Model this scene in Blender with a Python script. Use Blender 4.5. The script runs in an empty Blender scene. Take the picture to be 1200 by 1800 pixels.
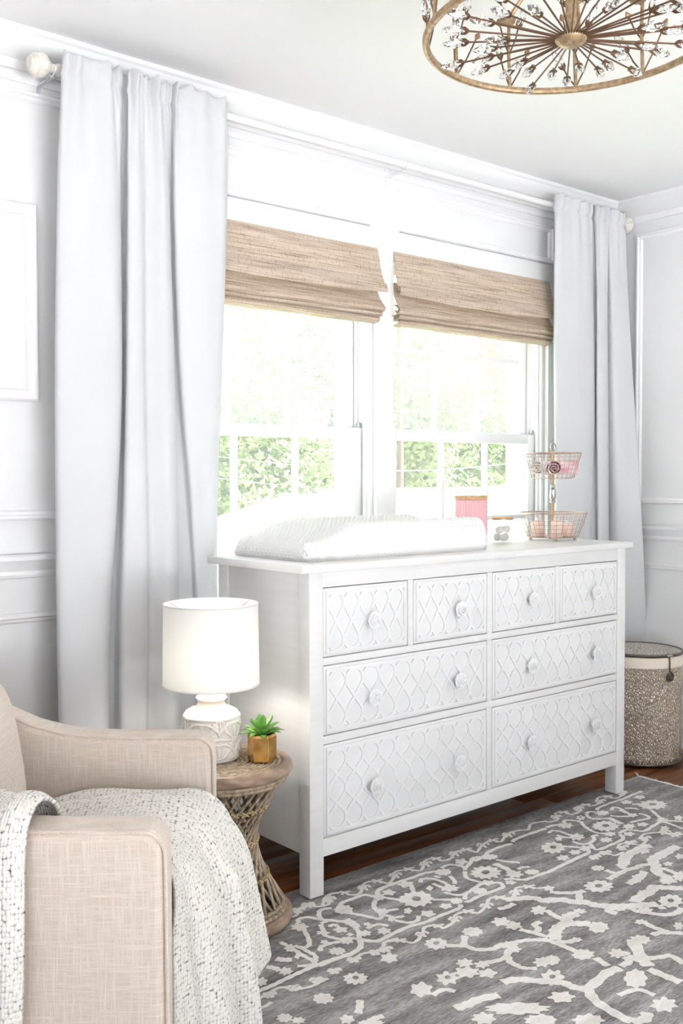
import bpy, bmesh, math, random
from mathutils import Vector, Matrix
random.seed(7)
PI = math.pi
sc = bpy.context.scene
COL = sc.collection

# ------------------------------------------------------------------ camera
CX, CY, CZ = -2.5307, -2.1844, 1.2036
YAW, PITCH, ROLL, FPX, OX, OY = 0.6921, -0.0339, -0.0027, 1770.05, -30.37, 0.81
CF = Vector((math.sin(YAW)*math.cos(PITCH), math.cos(YAW)*math.cos(PITCH), math.sin(PITCH)))
_r = Vector((math.cos(YAW), -math.sin(YAW), 0)); _u = _r.cross(CF)
CR = _r*math.cos(ROLL) + _u*math.sin(ROLL)
CU = -_r*math.sin(ROLL) + _u*math.cos(ROLL)
CP = Vector((CX, CY, CZ))
cam_d = bpy.data.cameras.new('camera'); cam = bpy.data.objects.new('camera', cam_d); COL.objects.link(cam)
cam_d.sensor_fit = 'VERTICAL'; cam_d.sensor_height = 36; cam_d.lens = 36*FPX/1800
cam_d.shift_x = -OX/1800; cam_d.shift_y = OY/1800; cam_d.clip_start = .05; cam_d.clip_end = 200
m = Matrix((CR, CU, -CF)).transposed().to_4x4(); m.translation = CP
cam.matrix_world = m
sc.camera = cam

# ------------------------------------------------------------------ light
W = bpy.data.worlds.new('world'); sc.world = W; W.use_nodes = True
bg = W.node_tree.nodes['Background']
bg.inputs[0].default_value = (0.86, 0.94, 1.0, 1); bg.inputs[1].default_value = 1.8
sun_d = bpy.data.lights.new('sun', 'SUN'); sun_d.energy = 32.0; sun_d.angle = math.radians(1.5); sun_d.color = (1, 1, 1)
sun = bpy.data.objects.new('sun', sun_d); COL.objects.link(sun)
sun.rotation_euler = Vector((-.75, .45, -.85)).to_track_quat('-Z', 'Y').to_euler()
def portal(name, loc, sx, sy, direction):
    d = bpy.data.lights.new(name, 'AREA'); d.shape = 'RECTANGLE'; d.size = sx; d.size_y = sy
    d.cycles.is_portal = True
    o = bpy.data.objects.new(name, d); COL.objects.link(o); o.location = loc
    o.rotation_euler = Vector(direction).to_track_quat('-Z', 'Z').to_euler()
portal('window_daylight', (-.45, .80, 1.38), .95, 1.38, (0, -1, 0))
portal('window_daylight', (.565, .80, 1.38), .95, 1.38, (0, -1, 0))
portal('added_front_portal', (-1.2, -3.98, .75), 2.2, 1.52, (0, 1, 0))  # sky portal for the opening added behind the camera, no door there
portal('added_left_portal', (-3.68, -2.9, .75), 1.8, 1.52, (1, 0, 0))  # sky portal for the opening added in the left wall
vs = sc.view_settings
vs.view_transform = 'Standard'; vs.look = 'None'; vs.gamma = 1; vs.use_curve_mapping = False
vs.exposure = 0.84
sc.display_settings.display_device = 'sRGB'

# ------------------------------------------------------------------ pixel helpers
def ray(px, py): return CF*FPX + CR*(px-600-OX) + CU*(900+OY-py)
def hit(px, py, axis, val):
    d = ray(px, py); t = (val-CP[axis])/d[axis]
    return CP + d*t
def to_px(p):
    d = p-CP; z = d.dot(CF)
    return (600+OX+FPX*d.dot(CR)/z, 900+OY-FPX*d.dot(CU)/z) if z > .05 else (-9999, 9999)
def x_at(px, y, z):
    """x of the point at height z in the plane y that stands at picture column px"""
    A = CF*FPX + CR*(px-600-OX) + CU*(900+OY); B = -CU
    a, b, c, d = A.y, B.y, A.z, B.z
    e, f = y-CY, z-CZ
    det = a*d-b*c; t = (e*d-b*f)/det; s = (a*f-e*c)/det
    return CX + t*A.x + s*B.x
GF = Vector((math.sin(YAW), math.cos(YAW), 0)); GR = _r.copy()
def ld(lat, dep, z=0): return Vector((CX, CY, 0)) + GR*lat + GF*dep + Vector((0, 0, z))

# ------------------------------------------------------------------ materials
def lin(c):
    return tuple((v/12.92 if v <= .04045 else ((v+.055)/1.055)**2.4) for v in [x/255 for x in c])
MATS = {}
class NT:
    def __init__(s, name):
        s.m = bpy.data.materials.new(name); s.m.use_nodes = True; s.t = s.m.node_tree
        s.p = s.t.nodes['Principled BSDF']; s.out = s.t.nodes['Material Output']
    def n(s, typ, **kw):
        o = s.t.nodes.new(typ)
        for k, v in kw.items():
            if k.startswith('i_'):
                o.inputs[k[2:].replace('_', ' ')].default_value = v
            else: setattr(o, k, v)
        return o
    def l(s, a, b): s.t.links.new(a, b)
def rgba(c): return (*lin(c), 1)
def mat(name, c, rough=.5, metal=0., c2=None, vs_=(40, 40, 40), vamt=.5, bump=0, bs=(200, 200, 200), bdist=.002, spec=.5, detail=4, coord='Object', contrast=(.35, .65)):
    if name in MATS: return MATS[name]
    k = NT(name); p = k.p
    p.inputs['Base Color'].default_value = rgba(c); p.inputs['Roughness'].default_value = rough
    p.inputs['Metallic'].default_value = metal; p.inputs['Specular IOR Level'].default_value = spec
    tc = k.n('ShaderNodeTexCoord')
    if c2:
        mp = k.n('ShaderNodeMapping'); mp.inputs['Scale'].default_value = vs_
        k.l(tc.outputs[coord], mp.inputs[0])
        nz = k.n('ShaderNodeTexNoise'); nz.inputs['Scale'].default_value = 1; nz.inputs['Detail'].default_value = detail
        k.l(mp.outputs[0], nz.inputs['Vector'])
        cr = k.n('ShaderNodeValToRGB'); cr.color_ramp.elements[0].position = contrast[0]; cr.color_ramp.elements[1].position = contrast[1]
        cr.color_ramp.elements[0].color = rgba(c); cr.color_ramp.elements[1].color = rgba(c2)
        k.l(nz.outputs[0], cr.inputs[0]); k.l(cr.outputs[0], p.inputs['Base Color'])
    if bump:
        mp = k.n('ShaderNodeMapping'); mp.inputs['Scale'].default_value = bs
        k.l(tc.outputs[coord], mp.inputs[0])
        nz = k.n('ShaderNodeTexNoise'); nz.inputs['Scale'].default_value = 1; nz.inputs['Detail'].default_value = 3
        k.l(mp.outputs[0], nz.inputs['Vector'])
        b = k.n('ShaderNodeBump'); b.inputs['Strength'].default_value = bump; b.inputs['Distance'].default_value = bdist
        k.l(nz.outputs[0], b.inputs['Height']); k.l(b.outputs[0], p.inputs['Normal'])
    MATS[name] = k.m
    return k.m

wall_m = mat('wall_paint', (235, 235, 235), .55, bump=.08, bs=(140, 140, 140), bdist=.001)
trim_m = mat('trim_paint', (242, 242, 242), .35)
ceil_m = mat('ceiling_paint', (252, 252, 252), .8)
dress_m = mat('dresser_paint', (234, 233, 231), .38, c2=(230, 229, 227), vs_=(3, 3, 60))
draw_m = mat('drawer_paint', (232, 232, 231), .5)
over_m = mat('fretwork_paint', (234, 234, 233), .5)
knob_m = mat('white_rose_paint', (248, 248, 248), .3, c2=(236, 236, 237), vs_=(160, 160, 160))
dark_m = mat('drawer_gap', (60, 56, 52), .9)
wood_m = mat('dark_oak', (150, 92, 50), .3, c2=(76, 42, 24), vs_=(2.2, 38, 38), detail=6, contrast=(.3, .7), bump=.15, bs=(3, 120, 120), bdist=.0008)
gold_m = mat('aged_champagne_metal', (190, 165, 132), .45, .6, c2=(150, 124, 96), vs_=(90, 90, 90))
twig_m = mat('bronze_twig', (112, 84, 66), .5, .7)
chrome_m = mat('brushed_steel', (190, 190, 192), .25, 1)
cop_m = mat('rose_copper_wire', (214, 186, 172), .3, .8, c2=(176, 160, 154), vs_=(20, 20, 20))
cane_m = mat('greywashed_rattan', (194, 176, 152), .55, c2=(140, 120, 98), vs_=(70, 70, 25), bump=.3, bs=(300, 300, 90))
rim_m = mat('greywashed_rattan_rim', (176, 150, 128), .42, c2=(128, 106, 90), vs_=(18, 18, 60), bump=.2, bs=(60, 60, 200))
bind_m = mat('straw_binding', (206, 184, 142), .7, c2=(170, 146, 106), vs_=(200, 200, 200))
cer_m = mat('glazed_ceramic', (226, 222, 214), .25, c2=(238, 236, 232), vs_=(60, 60, 60))
pot_m = mat('hammered_gold', (232, 190, 120), .25, .9, c2=(196, 146, 78), vs_=(30, 30, 30), detail=3)
soil_m = mat('dark_soil', (40, 32, 24), .95, c2=(66, 52, 38), vs_=(300, 300, 300))
leaf_m = mat('succulent_leaf', (142, 190, 88), .4, c2=(100, 156, 76), vs_=(25, 25, 25))
finial_m = mat('antique_white_resin', (242, 239, 232), .5, c2=(220, 213, 202), vs_=(70, 70, 70), bump=.4, bs=(120, 120, 120))
rod_m = mat('white_rod', (240, 240, 238), .4)
frame_m = mat('white_frame', (240, 238, 238), .4)
paper_m = mat('art_paper', (244, 242, 238), .8, c2=(238, 235, 230), vs_=(3, 3, 3))
ink_m = mat('art_ink_leaf', (70, 84, 74), .8)
pinkc_m = mat('pink_ceramic', (236, 184, 188), .4)
lid_m = mat('light_wood_lid', (214, 172, 128), .5, c2=(190, 146, 104), vs_=(8, 90, 90))
metal_cream = mat('liner_cotton', (240, 228, 212), .85, bump=.2, bs=(900, 900, 900))
hook_m = mat('dark_pewter', (112, 104, 96), .35, .9)
pinkcloth_m = mat('pink_cotton', (236, 176, 184), .9, c2=(248, 230, 230), vs_=(26, 26, 26), bump=.3, bs=(300, 300, 300))
whitecloth_m = mat('white_cotton', (244, 240, 240), .9, c2=(232, 226, 226), vs_=(30, 30, 30), bump=.3, bs=(300, 300, 300))
peach_m = mat('peach_lotion', (246, 216, 200), .5)
bark_m = mat('tree_bark', (96, 80, 66), .9)
pole_m = mat('utility_pole_wood', (112, 84, 76), .9, c2=(94, 70, 64), vs_=(20, 20, 2))
wire_m = mat('power_wire', (120, 120, 120), .6)
roof_m = mat('pale_shingle', (222, 220, 218), .9, c2=(200, 198, 196), vs_=(1.2, 12, 12))
ridge_m = mat('ridge_shingle', (96, 94, 98), .9)
siding_m = mat('neighbour_siding', (226, 224, 220), .8)
brick_m = mat('far_brick', (214, 168, 150), .9)
lawn_m = mat('lawn', (140, 150, 112), .95, c2=(118, 130, 92), vs_=(.6, .6, .6))
fring_m = mat('rug_fringe', (238, 238, 240), .95)

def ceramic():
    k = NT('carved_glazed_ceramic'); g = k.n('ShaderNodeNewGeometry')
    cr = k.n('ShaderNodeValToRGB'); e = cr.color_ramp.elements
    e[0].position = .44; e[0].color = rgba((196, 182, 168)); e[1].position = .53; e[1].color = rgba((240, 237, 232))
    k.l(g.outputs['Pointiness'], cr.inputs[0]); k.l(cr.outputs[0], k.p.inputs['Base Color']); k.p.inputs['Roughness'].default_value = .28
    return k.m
def glass(name, tint=(1, 1, 1), rough=0.0, ior=1.45):
    k = NT(name); k.p.inputs['Base Color'].default_value = (*tint, 1); k.p.inputs['Roughness'].default_value = rough
    k.p.inputs['Transmission Weight'].default_value = 1; k.p.inputs['IOR'].default_value = ior
    return k.m
crystal_m = glass('crystal', (1, 1, 1), .02, 1.5)

def pane_mat(name, haze):
    k = NT(name); t = k.t
    tr = k.n('ShaderNodeBsdfTransparent'); tl = k.n('ShaderNodeBsdfTranslucent'); tl.inputs[0].default_value = (.95, .97, 1, 1)
    gl = k.n('ShaderNodeBsdfGlossy'); gl.inputs['Roughness'].default_value = .05
    nz = k.n('ShaderNodeTexNoise'); nz.inputs['Scale'].default_value = 3
    tc = k.n('ShaderNodeTexCoord'); k.l(tc.outputs['Object'], nz.inputs['Vector'])
    mr = k.n('ShaderNodeMapRange'); mr.inputs['To Min'].default_value = haze*.85; mr.inputs['To Max'].default_value = haze*1.15
    k.l(nz.outputs[0], mr.inputs[0])
    m1 = k.n('ShaderNodeMixShader'); k.l(mr.outputs[0], m1.inputs[0]); k.l(tr.outputs[0], m1.inputs[1]); k.l(tl.outputs[0], m1.inputs[2])
    m2 = k.n('ShaderNodeMixShader'); m2.inputs[0].default_value = .04; k.l(m1.outputs[0], m2.inputs[1]); k.l(gl.outputs[0], m2.inputs[2])
    k.l(m2.outputs[0], k.out.inputs[0]); return k.m
jar_m = pane_mat('jar_glass', .10)
pane_up = pane_mat('glare_hazed_glass', .12); pane_lo = pane_mat('window_glass', .07)  # milky haze in the panes stands in for glare, stronger above

def cloth_mat(name, c, transl, weave=(900, 900, 900), bump=.1, c2=None, vs_=(20, 20, 20)):
    m_ = mat(name, c, .85, c2=c2, vs_=vs_, bump=bump, bs=weave, bdist=.0006)
    t = m_.node_tree; p = t.nodes['Principled BSDF']; out = t.nodes['Material Output']
    tl = t.nodes.new('ShaderNodeBsdfTranslucent'); tl.inputs[0].default_value = rgba(c)
    mx = t.nodes.new('ShaderNodeMixShader'); mx.inputs[0].default_value = transl
    t.links.new(p.outputs[0], mx.inputs[1]); t.links.new(tl.outputs[0], mx.inputs[2]); t.links.new(mx.outputs[0], out.inputs[0])
    return m_
cotton_m = cloth_mat('cotton_ball', (250, 248, 246), .5)
curt_m = cloth_mat('white_curtain_cloth', (223, 224, 226), .12)
shade_m = cloth_mat('lampshade_linen', (240, 239, 235), .26, weave=(700, 700, 90), bump=.25)
minky_m = mat('minky_cover', (238, 237, 235), .9, bump=.15, bs=(700, 700, 700))
leafA = cloth_mat('leaf_light', (138, 154, 106), .35, bump=0)
leafB = cloth_mat('leaf_mid', (106, 126, 88), .35, bump=0)
leafC = cloth_mat('leaf_pale', (168, 180, 142), .35, bump=0)

def woven_blind():
    k = NT('woven_grass'); tc = k.n('ShaderNodeTexCoord')
    def nz(sc_, det):
        mp = k.n('ShaderNodeMapping'); mp.inputs['Scale'].default_value = sc_; k.l(tc.outputs['Object'], mp.inputs[0])
        n = k.n('ShaderNodeTexNoise'); n.inputs['Scale'].default_value = 1; n.inputs['Detail'].default_value = det
        k.l(mp.outputs[0], n.inputs['Vector']); return n
    a = nz((5, 150, 260), 5); b = nz((160, 260, 40), 2)
    cr = k.n('ShaderNodeValToRGB'); e = cr.color_ramp.elements
    e[0].position = .28; e[0].color = rgba((164, 142, 122)); e[1].position = .62; e[1].color = rgba((228, 212, 196))
    x = e.new(.45); x.color = rgba((208, 188, 168))
    k.l(a.outputs[0], cr.inputs[0])
    cr2 = k.n('ShaderNodeValToRGB'); cr2.color_ramp.elements[0].position = .3; cr2.color_ramp.elements[1].position = .45
    cr2.color_ramp.elements[0].color = (.62, .56, .5, 1); cr2.color_ramp.elements[1].color = (1, 1, 1, 1)
    k.l(b.outputs[0], cr2.inputs[0])
    mx = k.n('ShaderNodeMix', data_type='RGBA', blend_type='MULTIPLY'); mx.inputs[0].default_value = .6
    k.l(cr.outputs[0], mx.inputs[6]); k.l(cr2.outputs[0], mx.inputs[7]); k.l(mx.outputs[2], k.p.inputs['Base Color'])
    k.p.inputs['Roughness'].default_value = .85
    bp = k.n('ShaderNodeBump'); bp.inputs['Strength'].default_value = .5; bp.inputs['Distance'].default_value = .002
    k.l(a.outputs[0], bp.inputs['Height']); k.l(bp.outputs[0], k.p.inputs['Normal'])
    tl = k.n('ShaderNodeBsdfTranslucent'); k.l(mx.outputs[2], tl.inputs[0])
    ms = k.n('ShaderNodeMixShader'); ms.inputs[0].default_value = .22
    k.l(k.p.outputs[0], ms.inputs[1]); k.l(tl.outputs[0], ms.inputs[2]); k.l(ms.outputs[0], k.out.inputs[0])
    return k.m
blind_m = woven_blind()

def linen():
    k = NT('cream_linen'); tc = k.n('ShaderNodeTexCoord')
    def nz(sc_, det):
        mp = k.n('ShaderNodeMapping'); mp.inputs['Scale'].default_value = sc_; k.l(tc.outputs['Object'], mp.inputs[0])
        n = k.n('ShaderNodeTexNoise'); n.inputs['Scale'].default_value = 1; n.inputs['Detail'].default_value = det
        k.l(mp.outputs[0], n.inputs['Vector']); return n
    a = nz((22, 22, 560), 4); b = nz((560, 560, 22), 4)
    ad = k.n('ShaderNodeMath', operation='MAXIMUM'); k.l(a.outputs[0], ad.inputs[0]); k.l(b.outputs[0], ad.inputs[1])
    cr = k.n('ShaderNodeValToRGB'); e = cr.color_ramp.elements
    e[0].position = .40; e[0].color = rgba((204, 188, 174)); e[1].position = .78; e[1].color = rgba((230, 218, 206))
    k.l(ad.outputs[0], cr.inputs[0]); k.l(cr.outputs[0], k.p.inputs['Base Color']); k.p.inputs['Roughness'].default_value = .9
    k.p.inputs['Sheen Weight'].default_value = .2
    bp = k.n('ShaderNodeBump'); bp.inputs['Strength'].default_value = .35; bp.inputs['Distance'].default_value = .0015
    k.l(ad.outputs[0], bp.inputs['Height']); k.l(bp.outputs[0], k.p.inputs['Normal'])
    return k.m
linen_m = linen()

def knit():
    k = NT('marled_knit'); tc = k.n('ShaderNodeTexCoord')
    mp = k.n('ShaderNodeMapping'); mp.inputs['Scale'].default_value = (1/.0088, 1/.0058, 1); k.l(tc.outputs['UV'], mp.inputs[0])
    v = k.n('ShaderNodeTexVoronoi', feature='F1'); v.inputs['Scale'].default_value = 1; v.inputs['Randomness'].default_value = .28
    k.l(mp.outputs[0], v.inputs['Vector'])
    n = k.n('ShaderNodeTexNoise'); n.inputs['Scale'].default_value = 110; n.inputs['Detail'].default_value = 3; k.l(tc.outputs['UV'], n.inputs['Vector'])
    # dark flecks sit in the gaps of some stitches
    gap = k.n('ShaderNodeMapRange'); gap.inputs['From Min'].default_value = .36; gap.inputs['From Max'].default_value = .66; k.l(v.outputs['Distance'], gap.inputs[0])
    fl = k.n('ShaderNodeMapRange'); fl.inputs['From Min'].default_value = .45; fl.inputs['From Max'].default_value = .66; k.l(n.outputs[0], fl.inputs[0])
    mu = k.n('ShaderNodeMath', operation='MULTIPLY'); k.l(gap.outputs[0], mu.inputs[0]); k.l(fl.outputs[0], mu.inputs[1])
    mx = k.n('ShaderNodeMix', data_type='RGBA'); k.l(mu.outputs[0], mx.inputs[0])
    mx.inputs[6].default_value = rgba((240, 236, 229)); mx.inputs[7].default_value = rgba((74, 70, 70))
    k.l(mx.outputs[2], k.p.inputs['Base Color']); k.p.inputs['Roughness'].default_value = .95
    inv = k.n('ShaderNodeMath', operation='SUBTRACT'); inv.inputs[0].default_value = 1; k.l(v.outputs['Distance'], inv.inputs[1])
    bp = k.n('ShaderNodeBump'); bp.inputs['Strength'].default_value = .9; bp.inputs['Distance'].default_value = .004
    k.l(inv.outputs[0], bp.inputs['Height']); k.l(bp.outputs[0], k.p.inputs['Normal'])
    return k.m
knit_m = knit()

def rug_mat(name, c1, c2, c3):
    k = NT(name); tc = k.n('ShaderNodeTexCoord')
    def nz(sc_, det):
        mp = k.n('ShaderNodeMapping'); mp.inputs['Scale'].default_value = sc_; mp.inputs['Rotation'].default_value = (0, 0, .12); k.l(tc.outputs['Object'], mp.inputs[0])
        n = k.n('ShaderNodeTexNoise'); n.inputs['Scale'].default_value = 1; n.inputs['Detail'].default_value = det
        k.l(mp.outputs[0], n.inputs['Vector']); return n
    a = nz((60, 420, 60), 4); b = nz((4, 22, 4), 3)
    ad = k.n('ShaderNodeMath', operation='ADD'); k.l(a.outputs[0], ad.inputs[0]); k.l(b.outputs[0], ad.inputs[1])
    hf = k.n('ShaderNodeMath', operation='MULTIPLY'); k.l(ad.outputs[0], hf.inputs[0]); hf.inputs[1].default_value = .5
    cr = k.n('ShaderNodeValToRGB'); e = cr.color_ramp.elements
    e[0].position = .36; e[0].color = rgba(c1); e[1].position = .64; e[1].color = rgba(c3); x = e.new(.5); x.color = rgba(c2)
    k.l(hf.outputs[0], cr.inputs[0]); k.l(cr.outputs[0], k.p.inputs['Base Color']); k.p.inputs['Roughness'].default_value = .95
    bp = k.n('ShaderNodeBump'); bp.inputs['Strength'].default_value = .5; bp.inputs['Distance'].default_value = .003
    k.l(a.outputs[0], bp.inputs['Height']); k.l(bp.outputs[0], k.p.inputs['Normal'])
    return k.m
rug_m = rug_mat('grey_pile', (106, 103, 103), (150, 147, 146), (196, 193, 191))
ivory_m = rug_mat('ivory_pile', (220, 215, 209), (237, 233, 228), (248, 246, 242))

def hammered(name, cellx, cellz, c_hi, c_lo, rough=.35):
    k = NT(name); tc = k.n('ShaderNodeTexCoord')
    mp = k.n('ShaderNodeMapping'); mp.inputs['Scale'].default_value = (1/cellx, 1/cellz, 1); k.l(tc.outputs['UV'], mp.inputs[0])
    v = k.n('ShaderNodeTexVoronoi', feature='DISTANCE_TO_EDGE'); v.inputs['Scale'].default_value = 1; k.l(mp.outputs[0], v.inputs['Vector'])
    mr = k.n('ShaderNodeMapRange'); mr.inputs['From Max'].default_value = .22; k.l(v.outputs['Distance'], mr.inputs[0])
    mx = k.n('ShaderNodeMix', data_type='RGBA'); k.l(mr.outputs[0], mx.inputs[0]); mx.inputs[6].default_value = rgba(c_lo); mx.inputs[7].default_value = rgba(c_hi)
    k.l(mx.outputs[2], k.p.inputs['Base Color']); k.p.inputs['Metallic'].default_value = .5; k.p.inputs['Roughness'].default_value = rough
    bp = k.n('ShaderNodeBump'); bp.inputs['Strength'].default_value = 1; bp.inputs['Distance'].default_value = .004
    mr2 = k.n('ShaderNodeMapRange'); mr2.inputs['From Max'].default_value = .45; k.l(v.outputs['Distance'], mr2.inputs[0])
    k.l(mr2.outputs[0], bp.inputs['Height']); k.l(bp.outputs[0], k.p.inputs['Normal'])
    return k.m
ham_m = hammered('hammered_pewter', .0078, .0145, (240, 226, 208), (150, 132, 114))
lidham_m = hammered('pierced_pewter_lid', .011, .011, (236, 228, 218), (138, 128, 118), .4)

# ------------------------------------------------------------------ mesh builder
def cr_spline(P, n, closed=False):
    P = [Vector(p) for p in P]; out = []
    N = len(P); segs = N if closed else N-1
    for i in range(segs):
        if closed: a, b, c, d = P[(i-1) % N], P[i], P[(i+1) % N], P[(i+2) % N]
        else: a, b, c, d = P[max(i-1, 0)], P[i], P[i+1], P[min(i+2, N-1)]
        for k in range(n):
            t = k/n
            out.append(.5*((2*b)+(c-a)*t+(2*a-5*b+4*c-d)*t*t+(3*b-a-3*c+d)*t**3))
    if not closed: out.append(P[-1])
    return out
class MB:
    def __init__(s): s.v = []; s.f = []; s.uv = None
    def add(s, V, F):
        o = len(s.v); s.v += [tuple(x) for x in V]; s.f += [tuple(i+o for i in f) for f in F]; return s
    def box(s, x0, x1, y0, y1, z0, z1):
        V = [(x0, y0, z0), (x1, y0, z0), (x1, y1, z0), (x0, y1, z0), (x0, y0, z1), (x1, y0, z1), (x1, y1, z1), (x0, y1, z1)]
        return s.add(V, [(0, 3, 2, 1), (4, 5, 6, 7), (0, 1, 5, 4), (1, 2, 6, 5), (2, 3, 7, 6), (3, 0, 4, 7)])
    def tube(s, pts, r, n=8, closed=False):
        pts = [Vector(p) for p in pts]; N = len(pts)
        R = r if isinstance(r, (list, tuple)) else [r]*N
        T = []
        for i in range(N):
            if closed: d = pts[(i+1) % N]-pts[i-1]
            else: d = pts[min(i+1, N-1)]-pts[max(i-1, 0)]
            T.append(d.normalized() if d.length > 1e-9 else Vector((0, 0, 1)))
        a = T[0].orthogonal().normalized(); V = []
        for i in range(N):
            a = (a-T[i]*a.dot(T[i]));
            a = a.normalized() if a.length > 1e-6 else T[i].orthogonal().normalized()
            b = T[i].cross(a)
            for k in range(n):
                t = 2*PI*k/n; V.append(pts[i]+(a*math.cos(t)+b*math.sin(t))*R[i])
        F = []
        for i in range(N if closed else N-1):
            j = (i+1) % N
            for k in range(n):
                F.append((i*n+k, i*n+(k+1) % n, j*n+(k+1) % n, j*n+k))
        if not closed:
            F.append(tuple(range(n-1, -1, -1))); F.append(tuple((N-1)*n+k for k in range(n)))
        return s.add(V, F)
    def ring(s, c, R, r, n=48, m_=8, axis='z'):
        P = []
        for i in range(n):
            t = 2*PI*i/n; a, b = R*math.cos(t), R*math.sin(t)
            P.append(Vector(c)+Vector((a, b, 0)))
        return s.tube(P, r, m_, True)
    def lathe(s, prof, n=48, c=(0, 0, 0), disp=None, cap=True):
        V = []; N = len(prof)
        for i, (r, z) in enumerate(prof):
            for k in range(n):
                t = 2*PI*k/n; rr = r+(disp(t, z) if disp else 0)
                V.append((c[0]+rr*math.cos(t), c[1]+rr*math.sin(t), c[2]+z))
        F = []
        for i in range(N-1):
            for k in range(n): F.append((i*n+k, i*n+(k+1) % n, (i+1)*n+(k+1) % n, (i+1)*n+k))
        if cap:
            F.append(tuple(range(n-1, -1, -1))); F.append(tuple((N-1)*n+k for k in range(n)))
        return s.add(V, F)
    def grid(s, fn, nu, nv, cu=False, cv=False, uvfn=None):
        V = []
        for i in range(nu):
            for j in range(nv): V.append(fn(i/(nu if cu else nu-1), j/(nv if cv else nv-1)))
        F = []
        for i in range(nu if cu else nu-1):
            for j in range(nv if cv else nv-1):
                a, b = (i+1) % nu, (j+1) % nv
                F.append((i*nv+j, a*nv+j, a*nv+b, i*nv+b))
        return s.add(V, F)
    def prism(s, poly, fn, t0, t1):
        """poly of 2D points carried by fn(a, b, t) from t0 to t1"""
        n = len(poly)
        V = [fn(a, b, t0) for a, b in poly]+[fn(a, b, t1) for a, b in poly]
        F = [tuple(range(n-1, -1, -1)), tuple(range(n, 2*n))]
        for i in range(n): F.append((i, (i+1) % n, n+(i+1) % n, n+i))
        return s.add(V, F)
    def ell(s, c, rx, ry, rz, n=16, m_=10, e=1.0):
        def sg(x, p): return math.copysign(abs(x)**p, x)
        def fn(u, v):
            a = u*2*PI; b = (v-.5)*PI*.998
            return (c[0]+rx*sg(math.cos(b), e)*sg(math.cos(a), e), c[1]+ry*sg(math.cos(b), e)*sg(math.sin(a), e), c[2]+rz*sg(math.sin(b), e))
        return s.grid(fn, n, m_, cu=True)
    def xf(s, M):
        s.v = [tuple(M @ Vector(p)) for p in s.v]; return s
    def mesh(s, name, mt, smooth=True, bevel=0, ang=35, merge=0):
        me = bpy.data.meshes.new(name); me.from_pydata(s.v, [], s.f)
        bm = bmesh.new(); bm.from_mesh(me)
        if merge: bmesh.ops.remove_doubles(bm, verts=bm.verts, dist=merge)
        bmesh.ops.recalc_face_normals(bm, faces=bm.faces)
        if bevel:
            ed = [e for e in bm.edges if len(e.link_faces) == 2 and e.calc_face_angle(0) > math.radians(40)]
            bmesh.ops.bevel(bm, geom=ed, offset=bevel, segments=2, affect='EDGES', profile=.5, clamp_overlap=True)
        bm.to_mesh(me); bm.free()
        if s.uv:
            ul = me.uv_layers.new(name='UVMap')
            for lp in me.loops: ul.data[lp.index].uv = s.uv[lp.vertex_index]
        if smooth:
            me.polygons.foreach_set('use_smooth', [True]*len(me.polygons)); me.set_sharp_from_angle(angle=math.radians(ang))
        me.materials.append(mt); return me
    def build(s, name, mt, parent=None, **kw):
        return link(name, s.mesh(name, mt, **kw), parent)
def link(name, me, parent=None):
    o = bpy.data.objects.new(name, me); COL.objects.link(o)
    if parent is not None: o.parent = parent
    return o
def tag(o, label, cat, group=None, kind=None):
    o['label'] = label
    if cat: o['category'] = cat
    if group: o['group'] = group
    if kind: o['kind'] = kind
    return o
def thing(name, label, cat, loc=(0, 0, 0), rz=0, group=None, kind=None):
    o = bpy.data.objects.new(name, None); COL.objects.link(o); o.empty_display_size = .1
    o.location = loc; o.rotation_euler = (0, 0, rz)
    return tag(o, label, cat, group, kind)
def bx(name, x0, x1, y0, y1, z0, z1, mt, parent=None, bevel=.0015):
    return MB().box(x0, x1, y0, y1, z0, z1).build(name, mt, parent, bevel=bevel)

# ------------------------------------------------------------------ room shell
YW, XR, ZC = .60, 1.53, 2.457
XL, YF = -3.6, -3.9
W1, W2 = (-.913, .017), (.098, 1.03)      # the two window openings
ZS, ZH = .70, 2.055
b = MB()
b.box(XL-.14, W1[0], YW, YW+.15, 0, ZC); b.box(W2[1], XR+.14, YW, YW+.15, 0, ZC)
b.box(W1[0], W2[1], YW, YW+.15, 0, ZS); b.box(W1[0], W2[1], YW, YW+.15, ZH, ZC); b.box(W1[1], W2[0], YW, YW+.15, ZS, ZH)
tag(b.build('wall_back', wall_m, smooth=False), 'white panelled wall with the two windows', 'wall', kind='structure')
b = MB().box(XR, XR+.14, YF, YW, 0, ZC)
tag(b.build('wall_right', wall_m, smooth=False), 'white panelled wall to the right of the windows', 'wall', kind='structure')
b = MB(); b.box(XL-.14, XL, YF, -3.8, 0, ZC); b.box(XL-.14, XL, -2.0, YW, 0, ZC); b.box(XL-.14, XL, -3.8, -2.0, 1.5, ZC)  # unseen low opening, added to light the room from the left
tag(b.build('wall_left', wall_m, smooth=False), 'white wall with a low daylight opening added behind the armchair', 'wall', kind='structure')
b = MB(); b.box(XL-.14, -2.3, YF-.14, YF, 0, ZC); b.box(-.1, XR+.14, YF-.14, YF, 0, ZC); b.box(-2.3, -.1, YF-.14, YF, 1.5, ZC)  # unseen low opening, added to let light in behind the camera
tag(b.build('wall_front', wall_m, smooth=False), 'white wall with a low daylight opening added behind the camera', 'wall', kind='structure')
b = MB().box(XL-.3, XR+.3, YF-.3, YW+.35, ZC, ZC+.2)
tag(b.build('ceiling', ceil_m, smooth=False), 'flat white ceiling', 'ceiling', kind='structure')

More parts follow.
